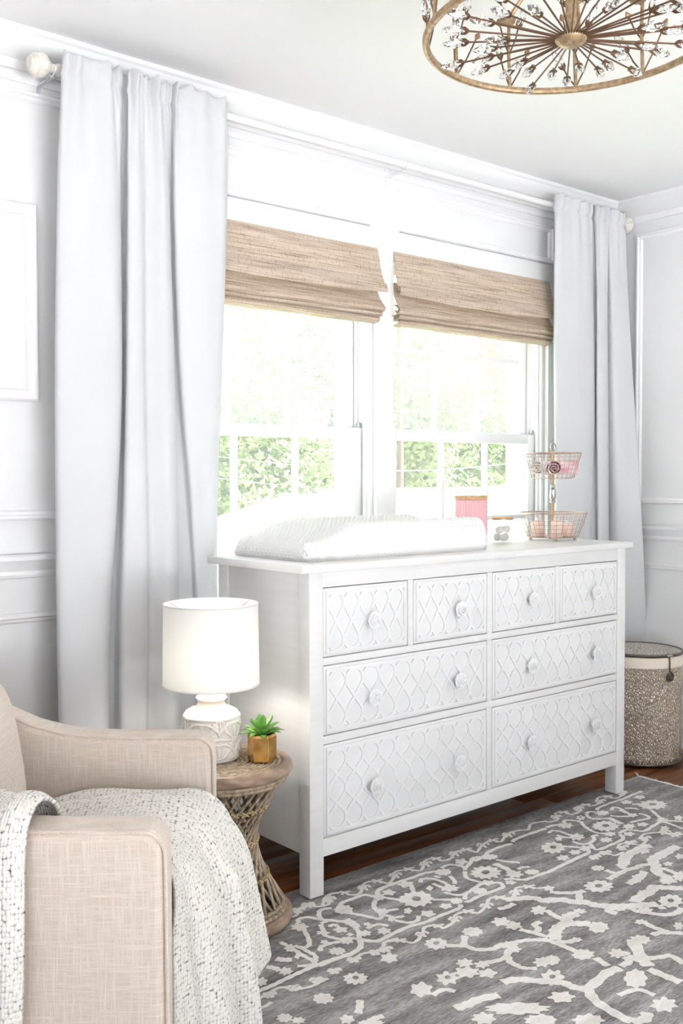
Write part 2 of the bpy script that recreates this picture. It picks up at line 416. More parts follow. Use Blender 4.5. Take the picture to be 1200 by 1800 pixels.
fl = MB().box(XL-.14, XR+.14, YF-.14, YW+.15, -.2, -.004).build('floor', dark_m, smooth=False)
tag(fl, 'dark brown oak strip floor', 'floor', kind='structure')
PWID = .083; k = 0; y = YW
pl_len = (1.15, 1.45, 1.75)
pl_mesh = [MB().box(0, L-.0012, 0, PWID-.0012, -.016, 0).mesh('plank', wood_m, bevel=.001) for L in pl_len]
row = 0
while y-PWID > YF-.05:
    y -= PWID; x = XL-random.random()*.9; row += 1
    while x < XR:
        i = random.randrange(3)
        if x+pl_len[i] > XL:
            o = link('plank', pl_mesh[i], fl); o.location = (x, y, 0)
        x += pl_len[i]

# mouldings: profile points (inward, out) swept round a rectangle or along a line
def frame_mould(name, fn, u0, u1, v0, v1, prof):
    b = MB(); V = []; n = len(prof)
    for (a, o) in prof:
        V += [fn(u0+a, v0+a, o), fn(u1-a, v0+a, o), fn(u1-a, v1-a, o), fn(u0+a, v1-a, o)]
    F = []
    for i in range(n-1):
        for k in range(4): F.append((i*4+k, i*4+(k+1) % 4, (i+1)*4+(k+1) % 4, (i+1)*4+k))
    b.add(V, F); o = b.build(name, trim_m, ang=25)
    return o
backf = lambda u, v, o: (u, YW-o, v)
rightf = lambda u, v, o: (XR-o, u, v)
PM = [(0, 0), (.001, .012), (.006, .018), (.013, .018), (.017, .011), (.024, .009), (.029, .003), (.03, 0)]
TN = [0]
def trim(o, label):
    tag(o, label, 'moulding', kind='structure'); return o
def tname(): TN[0] += 1; return 'trim_%d' % TN[0]
# crown
def crown_prof(): return [(0, 0), (0, .012), (.012, .016), (.024, .018), (.034, .03), (.05, .055), (.066, .07), (.078, .074), (.084, .082), (.095, .084), (.095, 0)]
CRH = .095
def run(fn, u0, u1, zbase, prof, name=None, label='', mit0=0, mit1=0):
    """prof (z above zbase, out); mitre moves the end by out*mit"""
    b = MB(); n = len(prof); V = []
    for (z, o) in prof: V.append(fn(u0+o*mit0, zbase+z, o))
    for (z, o) in prof: V.append(fn(u1-o*mit1, zbase+z, o))
    F = [(i, (i+1) % n, n+(i+1) % n, n+i) for i in range(n)]
    F += [tuple(range(n)), tuple(range(2*n-1, n-1, -1))]
    b.add(V, F); return trim(b.build(name or tname(), trim_m, ang=25), label)
run(backf, XL, XR, ZC-CRH, crown_prof(), label='white crown moulding above the windows', mit1=1)
run(rightf, YW, YF, ZC-CRH, crown_prof(), label='white crown moulding on the right wall', mit0=-1)
run(backf, XL, XR, ZC-CRH-.032, [(0, 0), (0, .006), (.006, .01), (.014, .01), (.016, 0)], label='thin bead under the crown above the windows')
# chair rail
CRL = [(0, 0), (.004, .010), (.010, .012), (.013, .007), (.022, .007), (.046, .022), (.054, .03), (.066, .032), (.070, .026), (.070, 0)]
run(backf, XL, W1[0]-.1, .917, CRL, label='white chair rail on the wall left of the curtains')
run(backf, W2[1]+.1, XR, .917, CRL, label='white chair rail beside the corner behind the right curtain', mit1=1)
run(rightf, YW, YF, .917, CRL, label='white chair rail on the right wall', mit0=-1)
# panel frames
trim(frame_mould(tname(), backf, -3.3, -1.05, 1.085, 2.31, PM), 'large white panel moulding around the framed print')
trim(frame_mould(tname(), backf, -3.3, -1.05, .17, .818, PM), 'white wainscot panel moulding below the chair rail left of the curtains')
trim(frame_mould(tname(), rightf, .47, -.9, 1.085, 2.31, PM[::1]) if False else frame_mould(tname(), lambda u, v, o: (XR-o, u, v), -1.1, .47, 1.085, 2.31, PM), 'large white panel moulding on the right wall')
trim(frame_mould(tname(), lambda u, v, o: (XR-o, u, v), -1.1, .47, .17, .818, PM), 'white wainscot panel moulding on the right wall')
trim(frame_mould(tname(), backf, -.90, -.005, 2.135, 2.30, PM), 'long white panel moulding above the left window')
trim(frame_mould(tname(), backf, .14, 1.075, 2.135, 2.30, PM), 'long white panel moulding above the right window')
# baseboards
BB = [(0, 0), (0, .018), (.10, .018), (.115, .012), (.13, .008), (.14, 0)]
def rb(name, fn, u0, u1, label): 
    o = run(fn, u0, u1, 0, BB, name=name, label=label); o['category'] = 'baseboard'
rb('baseboard_back', backf, XL, XR, 'white baseboard under the windows')
rb('baseboard_right', rightf, YW, YF, 'white baseboard on the right wall')

tag(MB().box(-14, 12, -18, YF-.14, -.3, -.12).box(-16, XL-.14, YF-.14, 4, -.3, -.12).build('reflector', mat('pale_reflector', (238, 241, 244), .8), smooth=False), 'added pale terrace outside the garden opening', 'reflector', kind='structure')  # unseen slab added to throw sunlight up onto the ceiling
# ------------------------------------------------------------------ windows
GY = .675
def window(n, x0, x1, label):
    w = thing('window_%d' % n, label, 'window', (0, 0, 0), kind='structure')
    b = MB()
    t = .022
    b.box(x0, x0+t, YW, .80, ZS, ZH); b.box(x1-t, x1, YW, .80, ZS, ZH); b.box(x0, x1, YW, .80, ZH-t, ZH); b.box(x0, x1, YW, .82, ZS, ZS+t)
    for xx, sgn in ((x0+t, 1), (x1-t, -1)):   # parting and stop beads
        a, c = sorted((xx, xx+sgn*.012))
        b.box(a, c, YW+.012, YW+.024, ZS, ZH); b.box(a, c, .662, .672, ZS, ZH)
    b.build('jamb', trim_m, w, bevel=.001)
    xa, xb = x0+t, x1-t
    def sash(nm, z0, z1, y0, st, rb_, rt, zm, pm):
        y1 = y0+.032
        fr = MB(); fr.box(xa, xa+st, y0, y1, z0, z1); fr.box(xb-st, xb, y0, y1, z0, z1); fr.box(xa+st, xb-st, y0, y1, z0, z0+rb_); fr.box(xa+st, xb-st, y0, y1, z1-rt, z1)
        so = fr.build(nm, trim_m, w, bevel=.002)
        ga, gb = xa+st, xb-st; c = [ga+(gb-ga)*k/3 for k in range(4)]
        for k in (1, 2): bx('muntin', c[k]-.009, c[k]+.009, y0+.004, y1-.004, z0+rb_, z1-rt, trim_m, so)
        bx('muntin', ga, gb, y0+.005, y1-.005, zm-.009, zm+.009, trim_m, so)
        zz = [z0+rb_, zm, z1-rt]
        for i in range(3):
            for j in range(2):
                MB().box(c[i], c[i+1], y0+.014, y0+.017, zz[j], zz[j+1]).build('pane', pm, so, smooth=False)
        return so
    sash('upper_sash', 1.352, ZH-.022, .676, .05, .038, .04, 1.708, pane_up)
    lo = sash('lower_sash', ZS+.022, 1.392, .634, .048, .07, .042, 1.035, pane_lo)
    for fx in (.25, .75):   # sash locks
        cx = xa+(xb-xa)*fx
        lk = MB(); lk.box(cx-.03, cx+.03, .637, .664, 1.392, 1.397); lk.lathe([(.0, 1.397), (.011, 1.397), (.011, 1.406), (.0, 1.407)], 12, (cx, .651, 0)); lk.tube([(cx, .651, 1.403), (cx-.02, .645, 1.406), (cx-.042, .638, 1.404)], .004, 6)
        lk.build('sash_lock', trim_m, w)
    tb = MB(); tb.box(xb-.016, xb-.002, .640, .656, 1.392, 1.412); tb.build('tilt_latch', chrome_m, w, bevel=.002)
    return w
window(1, *W1, label='white double-hung window behind the changing pad, nearer the table lamp')
window(2, *W2, label='white double-hung window above the wire baskets')
CASE = .022
def casing(x0, x1, z0, z1, label):
    o = bx(tname(), x0, x1, YW-CASE, YW, z0, z1, trim_m, bevel=.003); trim(o, label)
casing(W1[1]-.004, W2[0]+.004, ZS, ZH, 'flat white post casing between the two windows')
casing(W1[0]-.075, W1[0]+.004, ZS, ZH, 'flat white casing left of the left window')
casing(W2[1]-.004, W2[1]+.062, ZS, ZH, 'flat white casing right of the right window')
casing(W1[0]-.085, W2[1]+.066, ZH-.004, ZH+.072, 'flat white head casing across both windows')
o = bx(tname(), W1[0]-.1, W2[1]+.09, YW-.05, YW+.03, ZS-.03, ZS+.002, trim_m, bevel=.004); trim(o, 'white window stool behind the dresser')

# ------------------------------------------------------------------ roman blinds
def blind(label, x0, x1, seed):
    t = thing('roman_blind', label, 'window blind', ((x0+x1)/2, YW-.03, 1.77))
    L = t.location; rnd = random.Random(seed)
    def sheet(name, prof, xa, xb, thick=.003, sag=0, flare=0):
        prof = cr_spline([(a, c, 0) for a, c in prof], 6); n = len(prof); N = 25
        def fn(u, v, off):
            i = v*(n-1); k = min(int(i), n-2); f = i-k
            p = prof[k].lerp(prof[k+1], f)
            q = (prof[min(k+1, n-1)]-prof[k]).normalized(); nrm = Vector((-q.y, q.x, 0))
            x = xa+(xb-xa)*u + (u-.5)*2*flare*v
            sg_ = sag*math.sin(u*PI)*v + .0015*math.sin(u*17+seed)*v
            return (x-L.x, p.x+nrm.x*off-L.y, p.y+nrm.y*off-sg_-L.z)
        b = MB(); b.grid(lambda u, v: fn(u, v, 0), N, n); b.grid(lambda u, v: fn(u, v, thick), N, n)
        # close rim
        M_ = N*n; rim = [i*n for i in range(N)]+[(N-1)*n+j for j in range(1, n)]+[i*n+n-1 for i in range(N-2, -1, -1)]+[j for j in range(n-2, 0, -1)]
        for a, c in zip(rim, rim[1:]+rim[:1]): b.f.append((a, c, c+M_, a+M_))
        return b.build(name, blind_m, t, ang=60)
    y = YW
    bx('headrail', x0-L.x, x1-L.x, y-.022-L.y, y+.02-L.y, 2.012-L.z, 2.05-L.z, trim_m, t)
    sheet('valance', [(y-.026, 2.052), (y-.030, 2.03), (y-.042, 1.96), (y-.062, 1.906)], x0, x1, sag=.006, flare=.012)
    sheet('hem', [(y-.0655, 1.918), (y-.069, 1.905), (y-.072, 1.892), (y-.070, 1.884)], x0-.010, x1+.010, .004, sag=.012, flare=.003)
    sheet('fold', [(y-.012, 1.94), (y-.022, 1.90), (y-.040, 1.862), (y-.058, 1.838), (y-.064, 1.826), (y-.050, 1.816), (y-.01, 1.812)], x0, x1, sag=.003, flare=.012)
    sheet('fold', [(y-.02, 1.835), (y-.044, 1.818), (y-.054, 1.808), (y-.044, 1.800), (y-.008, 1.797)], x0+.004, x1-.002, flare=.008)
    sheet('fold', [(y-.018, 1.815), (y-.038, 1.798), (y-.046, 1.788), (y-.036, 1.780), (y-.006, 1.777)], x0+.006, x1-.006, flare=.006)
    sheet('side_pleat', [(y-.004, 1.86), (y-.03, 1.852), (y-.048, 1.836), (y-.03, 1.81), (y-.006, 1.80)], x0-.001, x0+.02)
    return t
blind('woven beige roman blind on the left window beside the curtain', W1[0]+.006, W1[1]-.004, 1)
blind('woven beige roman blind on the right window above the baskets', W2[0]+.004, W2[1]-.006, 2)

# ------------------------------------------------------------------ curtain rod
RY, RZ = .50, 2.352
rod = thing('curtain_rod', 'white curtain rod with carved round finials over both windows', 'curtain rod', (.1, RY, RZ))
def rel(b, t): return b.xf(Matrix.Translation(-Vector(t.location)))
xl, xr = x_at(100, RY, RZ), 1.452
rel(MB().tube([(xl, RY, RZ), (xr, RY, RZ)], .012, 16), rod).build('pole', rod_m, rod)
def finial(xe, sgn):
    prof = [(.0, .0), (.013, .0), (.017, .004), (.017, .012), (.0125, .016), (.0125, .03), (.016, .034), (.020, .040), (.030, .050), (.034, .062), (.034, .074), (.030, .084), (.024, .090), (.022, .090), (.02, .094), (.0, .096)]
    if sgn > 0: prof = [(r, z*.62) for r, z in prof]
    def disp(t, z): return .0016*abs(math.sin(6*t+ (z*220 if z < .08 else 0)))*(1 if .035 < z < .09 else 0)
    b = MB().lathe(prof, 48, disp=disp, cap=False)
    b.xf(Matrix.Translation((xe, RY, RZ)) @ Matrix.Rotation(sgn*PI/2, 4, 'Y'))
    rel(b, rod).build('finial', finial_m, rod, merge=.0001)
finial(xl+.012, -1); finial(xr-.004, 1)
for xb in (x_at(93, RY, RZ), .082, 1.30):
    b = MB(); b.box(xb-.006, xb+.006, YW-.003, YW, RZ-.055, RZ+.02); b.box(xb-.006, xb+.006, RY+.006, YW-.002, RZ-.024, RZ-.019)
    P = [(xb, RY+.0165*math.sin(a), RZ-.0165*math.cos(a)) for a in [(-1.7+.2*i) for i in range(18)]]
    b.tube(P, .003, 6); b.tube([(xb, YW, RZ-.04), (xb, YW-.007, RZ-.04)], .004, 8)
    rel(b, rod).build('bracket', trim_m if xb > -1 else mat('bracket_steel', (214, 216, 220), .35, .5), rod, bevel=0)

# ------------------------------------------------------------------ curtains
def curtain(label, rows, top_rows, nz=90, ns=8, seed=3):
    """rows: (z, [(px, y)...]) from the top down"""
    zs = [r[0] for r in rows]
    ctl = [[Vector((x_at(px, y, z), y, z)) for px, y in pts] for z, pts in rows]
    cols = []
    n = len(ctl[0])
    for j in range(n):
        cols.append(cr_spline([ctl[i][j] for i in range(len(rows))], 14))
    R = len(cols[0]); V = []; M_ = 0
    base = Vector((sum(c[-1].x for c in cols)/n, sum(c[-1].y for c in cols)/n, 0))
    ztop = zs[0]
    for i in range(R):
        line = cr_spline([cols[j][i] for j in range(n)], ns); M_ = len(line)
        for q, p in enumerate(line):
            h = ztop-p.z; u = q/M_
            g = math.exp(-h/.15)
            p = p.copy()
            p.y += g*(.011*math.sin(u*88+seed)+.008*math.sin(u*141+1.3*seed))
            ruff = max(0, 1-h/.02)
            p.z += ruff*.006*math.sin(u*120+seed*2)
            pinch = math.exp(-((h-.055)/.012)**2)
            p.y += pinch*.009
            V.append(tuple(p-base))
    b = MB(); F = []
    for i in range(R-1):
        for q in range(M_-1): F.append((i*M_+q, i*M_+q+1, (i+1)*M_+q+1, (i+1)*M_+q))
    b.add(V, F)
    o = b.build('curtain', curt_m, ang=180)
    o.location = base
    sm = o.modifiers.new('thickness', 'SOLIDIFY'); sm.thickness = .0025; sm.offset = 0
    tag(o, label, 'curtain', 'white rod-pocket curtains')
    return o
D = [-.0, -.03, -.04, -.035, -.005, .02, .014, -.03, -.036, -.004, -.03, 0, .02, .014, -.02, -.03, -.02, .005]
def lrow(z, px, k=1.0, C=None):
    d = list(D)
    if C: d[13:] = C
    return (z, [(p, (.5 if z < 2.2 else .463)+v*k) for p, v in zip(px, d)])
curtain('white blackout curtain hanging beside the table lamp', [
    lrow(2.385, (110, 119, 150, 190, 207, 204, 223, 227, 243, 253, 272, 293, 290, 303, 312, 345, 386, 402), .5),
    lrow(2.33, (108, 117, 150, 192, 208, 204, 222, 227, 244, 254, 276, 294, 290, 302, 311, 346, 387, 401), .55),
    lrow(2.02, (101, 108, 150, 196, 211, 205, 221, 226, 247, 257, 286, 298, 290, 302, 311, 350, 388, 398), 1),
    lrow(1.50, (97, 104, 150, 199, 214, 206, 219, 225, 249, 259, 292, 307, 298, 312, 322, 352, 380, 389), 1.1),
    lrow(1.15, (98, 105, 147, 191, 206, 198, 213, 222, 253, 263, 297, 311, 302, 326, 337, 358, 374, 382), 1.1, (.03, -.005, .0, .0, .015)),
    lrow(.80, (100, 107, 145, 182, 193, 188, 203, 218, 255, 265, 300, 314, 306, 338, 347, 362, 374, 382), 1.1, (.045, .02, .02, .02, .03)),
    lrow(.45, (104, 111, 145, 179, 190, 185, 201, 216, 253, 263, 300, 317, 309, 342, 352, 366, 378, 386), 1.1, (.045, .02, .02, .02, .03)),
    lrow(.015, (107, 114, 145, 178, 189, 184, 200, 215, 253, 263, 300, 318, 310, 344, 354, 368, 380, 388), 1.1, (.045, .02, .02, .02, .03))], None)
ys = [.505, .475, .465, .47, .495, .52, .51, .48, .475, .495, .515, .485, .475, .49]
def rrow(z, px, last=(.49,)):
    y_ = list(ys)
    for i, v in enumerate(last): y_[14-len(last)+i] = v
    if z > 2.2: y_ = [.465+(v-.49)*.55 for v in y_]
    return (z, list(zip(px, y_)))
curtain('white blackout curtain hanging in the corner behind the wire baskets', [
    rrow(2.385, (977, 981, 1005, 1026, 1036, 1033, 1043, 1047, 1060, 1065, 1063, 1071, 1086, 1097)),
    rrow(2.33, (976, 980, 1005, 1028, 1037, 1034, 1044, 1048, 1062, 1066, 1064, 1072, 1087, 1098)),
    rrow(1.95, (973, 977, 1005, 1030, 1042, 1036, 1046, 1050, 1064, 1067, 1064, 1076, 1092, 1105), (.47, .465, .47)),
    rrow(1.45, (974, 978, 1005, 1031, 1044, 1036, 1046, 1050, 1064, 1069, 1065, 1080, 1100, 1117), (.46, .44, .43)),
    rrow(.95, (975, 979, 1005, 1026, 1037, 1032, 1046, 1052, 1066, 1070, 1067, 1085, 1106, 1129), (.45, .41, .385)),
    rrow(.45, (976, 980, 1005, 1026, 1037, 1032, 1046, 1052, 1067, 1072, 1069, 1088, 1110, 1136), (.46, .45, .42)),
    rrow(.015, (976, 980, 1005, 1026, 1037, 1032, 1046, 1052, 1068, 1074, 1071, 1090, 1112, 1139), (.48, .47, .44))], None, seed=8)

# ------------------------------------------------------------------ framed print
fr = thing('framed_print', 'white framed botanical print on the wall left of the curtain', 'picture', (-1.6, YW, 1.43))
fx1 = hit(68, 700, 1, YW-.02).x; fz0 = hit(66, 706, 1, YW-.02).z; fz1 = hit(66, 361, 1, YW-.02).z
fx0 = fx1-.5
P_ = [(0, 0), (0, .024), (.006, .030), (.014, .030), (.030, .022), (.034, .014), (.034, .008)]
o = frame_mould('frame', lambda u, v, o: (u+1.6, -o, v-1.43), fx0, fx1, fz0, fz1, P_); o.data.materials[0] = frame_m; o.parent = fr
MB().box(fx0+.03+1.6, fx1-.03+1.6, -.010, -.004, fz0+.03-1.43, fz1-.03-1.43).build('paper', paper_m, fr)
c = hit(-24, 520, 1, YW-.011); b = MB()
rr_ = random.Random(4)
stem = cr_spline([(c.x-.02, 0, c.z-.30), (c.x-.005, 0, c.z-.15), (c.x+.005, 0, c.z), (c.x-.01, 0, c.z+.12)], 8)
b.tube([(p.x+1.6, -.0105, p.z-1.43) for p in stem], .0012, 5)
for i in range(9):
    p = stem[4+i*2]; sg = 1 if i % 2 else -1; L = .03
    a0 = .5+rr_.random()*.5
    d = Vector((sg*math.cos(a0), 0, math.sin(a0))); nn = Vector((-d.z, 0, d.x))
    poly = [p+d*L*s+nn*w for s, w in ((0, 0), (.3, .006), (.65, .006), (1, 0), (.65, -.006), (.3, -.006))]
    b.add([(q.x+1.6, -.0112, q.z-1.43) for q in poly], [tuple(range(6))])
b.build('printed_sprig', ink_m, fr, smooth=False)

# ------------------------------------------------------------------ dresser
dr = thing('dresser', 'white eight-drawer dresser with fretwork fronts and rose knobs', 'dresser', (0, .25, .01))
DL = Vector(dr.location); ZB = .01
def dbx(name, x0, x1, y0, y1, z0, z1, mt=dress_m, parent=None, bevel=.0015):
    return bx(name, x0-DL.x, x1-DL.x, y0-DL.y, y1-DL.y, z0-DL.z, z1-DL.z, mt, parent or dr, bevel)
dbx('top', -.8, .8, 0, .48, .938, .96, bevel=.002)
FY = .011
for sx in (-1, 1):
    a, c = sorted((sx*.766, sx*.716))
    for y0, y1 in ((FY, FY+.05), (.42, .47)): dbx('leg', a, c, y0, y1, ZB if y0 < .1 else 0.001, .938)
    a, c = sorted((sx*.760, sx*.738))
    sp = dbx('side_panel', a, c, FY+.05, .42, .125, .938)
dbx('back_panel', -.72, .72, .455, .465, .125, .93)
dbx('rail', -.716, .716, FY+.002, FY+.04, .893, .938)
dbx('rail', -.716, .716, FY+.002, FY+.04, .670, .691); dbx('rail', -.716, .716, FY+.002, FY+.04, .443, .466)
dbx('bottom_rail', -.716, .716, FY+.002, FY+.04, .119, .170)
dbx('divider', -.014, .011, FY+.0025, FY+.04, .170, .893)
dbx('divider', -.377, -.355, FY+.0025, FY+.04, .691, .893); dbx('divider', .346, .371, FY+.0025, FY+.04, .691, .893)
dbx('dust_panel', -.72, .72, FY+.06, .45, .60, .612, dark_m)
dbx('dust_panel', -.72, .72, FY+.06, .45, .13, .142, dark_m)
def rose_mesh():
    b = MB(); rnd = random.Random(5)
    b.lathe([(.0, 0), (.007, 0), (.006, .010), (.009, .013), (.0, .014)], 12)
    for ring_, (n, r0, lift, size, tilt) in enumerate(((7, .013, .013, .0125, .35), (6, .009, .017, .011, .75), (5, .0052, .020, .009, 1.1), (3, .0022, .0225, .0065, 1.35))):
        for i in range(n):
            a = 2*PI*i/n+ring_*.5
            def fn(u, v):
                s = (u-.5)*2; w = size*(1-.25*v)*s*math.sin(min(1, v*1.4+.25)*PI/2)
                rad = r0*.35+v*size*math.cos(tilt)*1.15 - .25*w*w/size
                h = lift*.85+v*size*math.sin(tilt)*.9-(.0018 if v > .85 else 0)
                return (rad*math.cos(a)-w*math.sin(a), rad*math.sin(a)+w*math.cos(a), h)
            b.grid(fn, 6, 5)
    b.ell((0, 0, .0135), .0135, .0135, .0045, 16, 8); b.ell((0, 0, .0165), .0085, .0085, .0055, 12, 8)
    b.ell((0, 0, .023), .0028, .0028, .003, 8, 6)
    b.xf(Matrix.Rotation(PI/2, 4, 'X'))
    me = b.mesh('knob', knob_m, ang=50); return me
rose = rose_mesh()
def rose_disc(): pass
def fret(w, h, ncol, ncross):
    """raised fretwork: looped strands in a flat frame, 4 mm thick, lying in the x-z plane facing -y"""
    b = MB(); T = .0032; bw = .0098; m_ = .010
    def slab(x0, x1, z0, z1): b.box(x0, x1, -.0046, .001, z0, z1)
    slab(0, w, 0, m_); slab(0, w, h-m_, h); slab(0, m_, m_, h-m_); slab(w-m_, w, m_, h-m_)
    iw = (w-2*m_); cw = iw/ncol; R = cw/2-.0012
    z0, z1 = m_-.002, h-m_+.002
    zc = [z0+R+(z1-z0-2*R)*i/ncross for i in range(ncross+1)]
    Dd = zc[1]-zc[0]
    beta = math.acos(min(.98, 2*R/Dd))       # contact angle seen from the centre line
    for col in range(ncol):
        xc = m_+cw*(col+.5)
        for side in (1, -1):
            pts = []; s = side
            for i, z in enumerate(zc):
                a0 = -PI/2 if i == 0 else -(PI/2-beta)
                a1 = PI/2 if i == ncross else (PI/2-beta)
                for k in range(9):
                    a = a0+(a1-a0)*k/8
                    pts.append((xc+s*R*math.cos(a), z+R*math.sin(a)))
                s = -s
            ribbon(b, pts, bw, T+.0003*((side > 0)+2*(col % 2)))
    return b
def ribbon(b, pts, w, T):
    P = [Vector(p) for p in pts]; n = len(P); V = []
    for i in range(n):
        d = (P[min(i+1, n-1)]-P[max(i-1, 0)]).normalized(); q = Vector((-d.y, d.x))*w/2
        a, c = P[i]+q, P[i]-q
        V += [(a.x, -T, a.y), (c.x, -T, c.y), (c.x, .001, c.y), (a.x, .001, a.y)]
    F = []
    for i in range(n-1):
        for k in range(4): F.append((i*4+k, i*4+(k+1) % 4, i*4+4+(k+1) % 4, i*4+4+k))
    F += [(0, 1, 2, 3), tuple((n-1)*4+k for k in (3, 2, 1, 0))]
    b.add(V, F)
FRET = {}
def drawer(x0, x1, z0, z1, ncol, ncross, knobs, lab):
    g = .003
    x0 += g; x1 -= g; z0 += g; z1 -= g
    w, h = x1-x0, z1-z0
    d = dbx('drawer', x0, x1, FY+.003, FY+.38, z0, z1, draw_m, bevel=.001)
    key = (round(w, 3), round(h, 3))
    if key not in FRET: FRET[key] = fret(w-.016, h-.016, ncol, ncross).mesh('fretwork', over_m, smooth=False)
    o = link('fretwork', FRET[key], d); o.location = (x0+.008-DL.x, FY+.003-DL.y, z0+.008-DL.z)
    for kx, kz in knobs:
        k_ = link('knob', rose, d); k_.location = (kx-DL.x, FY-.001-DL.y, kz-DL.z); k_.rotation_euler = (0, random.random()*6, 0)
        k_.scale = (1.42, 1.42, 1.42)
drawer(-.716, -.377, .691, .893, 5, 1, [(-.534, .786)], '')
drawer(-.355, -.014, .691, .893, 5, 1, [(-.161, .786)], '')
drawer(.011, .346, .691, .893, 5, 1, [(.202, .789)], '')
drawer(.371, .716, .691, .893, 5, 1, [(.559, .788)], '')
drawer(-.716, -.014, .466, .670, 10, 1, [(-.530, .557), (-.163, .558)], '')
drawer(.011, .716, .466, .670, 10, 1, [(.197, .562), (.565, .562)], '')
drawer(-.716, -.014, .170, .443, 10, 2, [(-.526, .292), (-.165, .294)], '')
drawer(.011, .716, .170, .443, 10, 2, [(.196, .297), (.561, .300)], '')

# ------------------------------------------------------------------ changing pad
def pad():
    x0, x1, y0, y1 = -.71, .075, .085, .465
    L, Wd = x1-x0, y1-y0; c = Vector(((x0+x1)/2, (y0+y1)/2, .9605))
    def sstep(a, b_, x): t = max(0, min(1, (x-a)/(b_-a))); return t*t*(3-2*t)
    def top(u, v):
        s = abs(2*v-1)
        hi = sstep(.03, .30, u)*(1-sstep(.93, 1.05, u)*.35)
        return .058+hi*(.018+.034*sstep(.1, .85, s))
    nu, nv = 250, 118
    def fn(u, v):
        # v runs right round the cross section: bottom edge, side, top, side
        return None
    b = MB()
    def rnd_edge(u, v):
        # rounded plan corners and soft edges
        ex = min(u, 1-u)*L; ey = min(v, 1-v)*Wd
        r = .028
        def drop(e): 
            if e >= r: return 0
            return r-math.sqrt(max(0, r*r-(r-e)**2))
        return drop(ex)+drop(ey)
    def P(u, v):
        z = max(.012, top(u, v)-min(.05, rnd_edge(u, v)))
        x = (u-.5)*L; y = (v-.5)*Wd
        cr_ = .03; dx = max(0, abs(x)-(L/2-cr_)); dy = max(0, abs(y)-(Wd/2-cr_))
        q = math.hypot(dx, dy)
        if dx > 0 and dy > 0:
            k_ = max(dx, dy)/q; x = math.copysign(abs(x)-dx+dx*k_, x); y = math.copysign(abs(y)-dy+dy*k_, y)
        S = .019
        dots = max(0, math.cos(2*PI*(u*L/S))*.5+.5)*max(0, math.cos(2*PI*(v*Wd/S))*.5+.5)
        row2 = max(0, math.cos(2*PI*(u*L/S+.5))*.5+.5)*max(0, math.cos(2*PI*(v*Wd/S+.5))*.5+.5)
        return Vector((x, y, z+.0046*max(dots, row2)**1.3))
    b.grid(lambda u, v: tuple(P(u, v)), nu, nv)
    # side skirts with dots too
    loop = [(i/(nu-1), 0) for i in range(nu)]+[(1, j/(nv-1)) for j in range(1, nv)]+[(1-i/(nu-1), 1) for i in range(1, nu)]+[(0, 1-j/(nv-1)) for j in range(1, nv-1)]
    n = len(loop); H = 26
    pts = []
    for h in range(H+1):
        f = h/H
        for k_, (u, v) in enumerate(loop):
            p = P(u, v); q = P(u, v); ztop = p.z
            z = ztop*(1-f)
            bul = .006*math.sin(f*PI)
            nx = (-1 if u == 0 else (1 if u == 1 else 0)); ny = (-1 if v == 0 else (1 if v == 1 else 0))
            dd = .0042*max(max(0, math.cos(2*PI*k_*.0032/.019))*max(0, math.cos(2*PI*z/.019)), max(0, -math.cos(2*PI*k_*.0032/.019))*max(0, -math.cos(2*PI*z/.019)))
            pts.append((p.x+nx*(bul+dd), p.y+ny*(bul+dd), z))
    F = [(h*n+k_, h*n+(k_+1) % n, (h+1)*n+(k_+1) % n, (h+1)*n+k_) for h in range(H) for k_ in range(n)]
    b.add(pts, F)
    o = b.build('changing_pad', minky_m, ang=70, merge=.0003); o.location = c
    tag(o, 'white contoured changing pad with dotted plush cover on the dresser', 'changing pad')
pad()

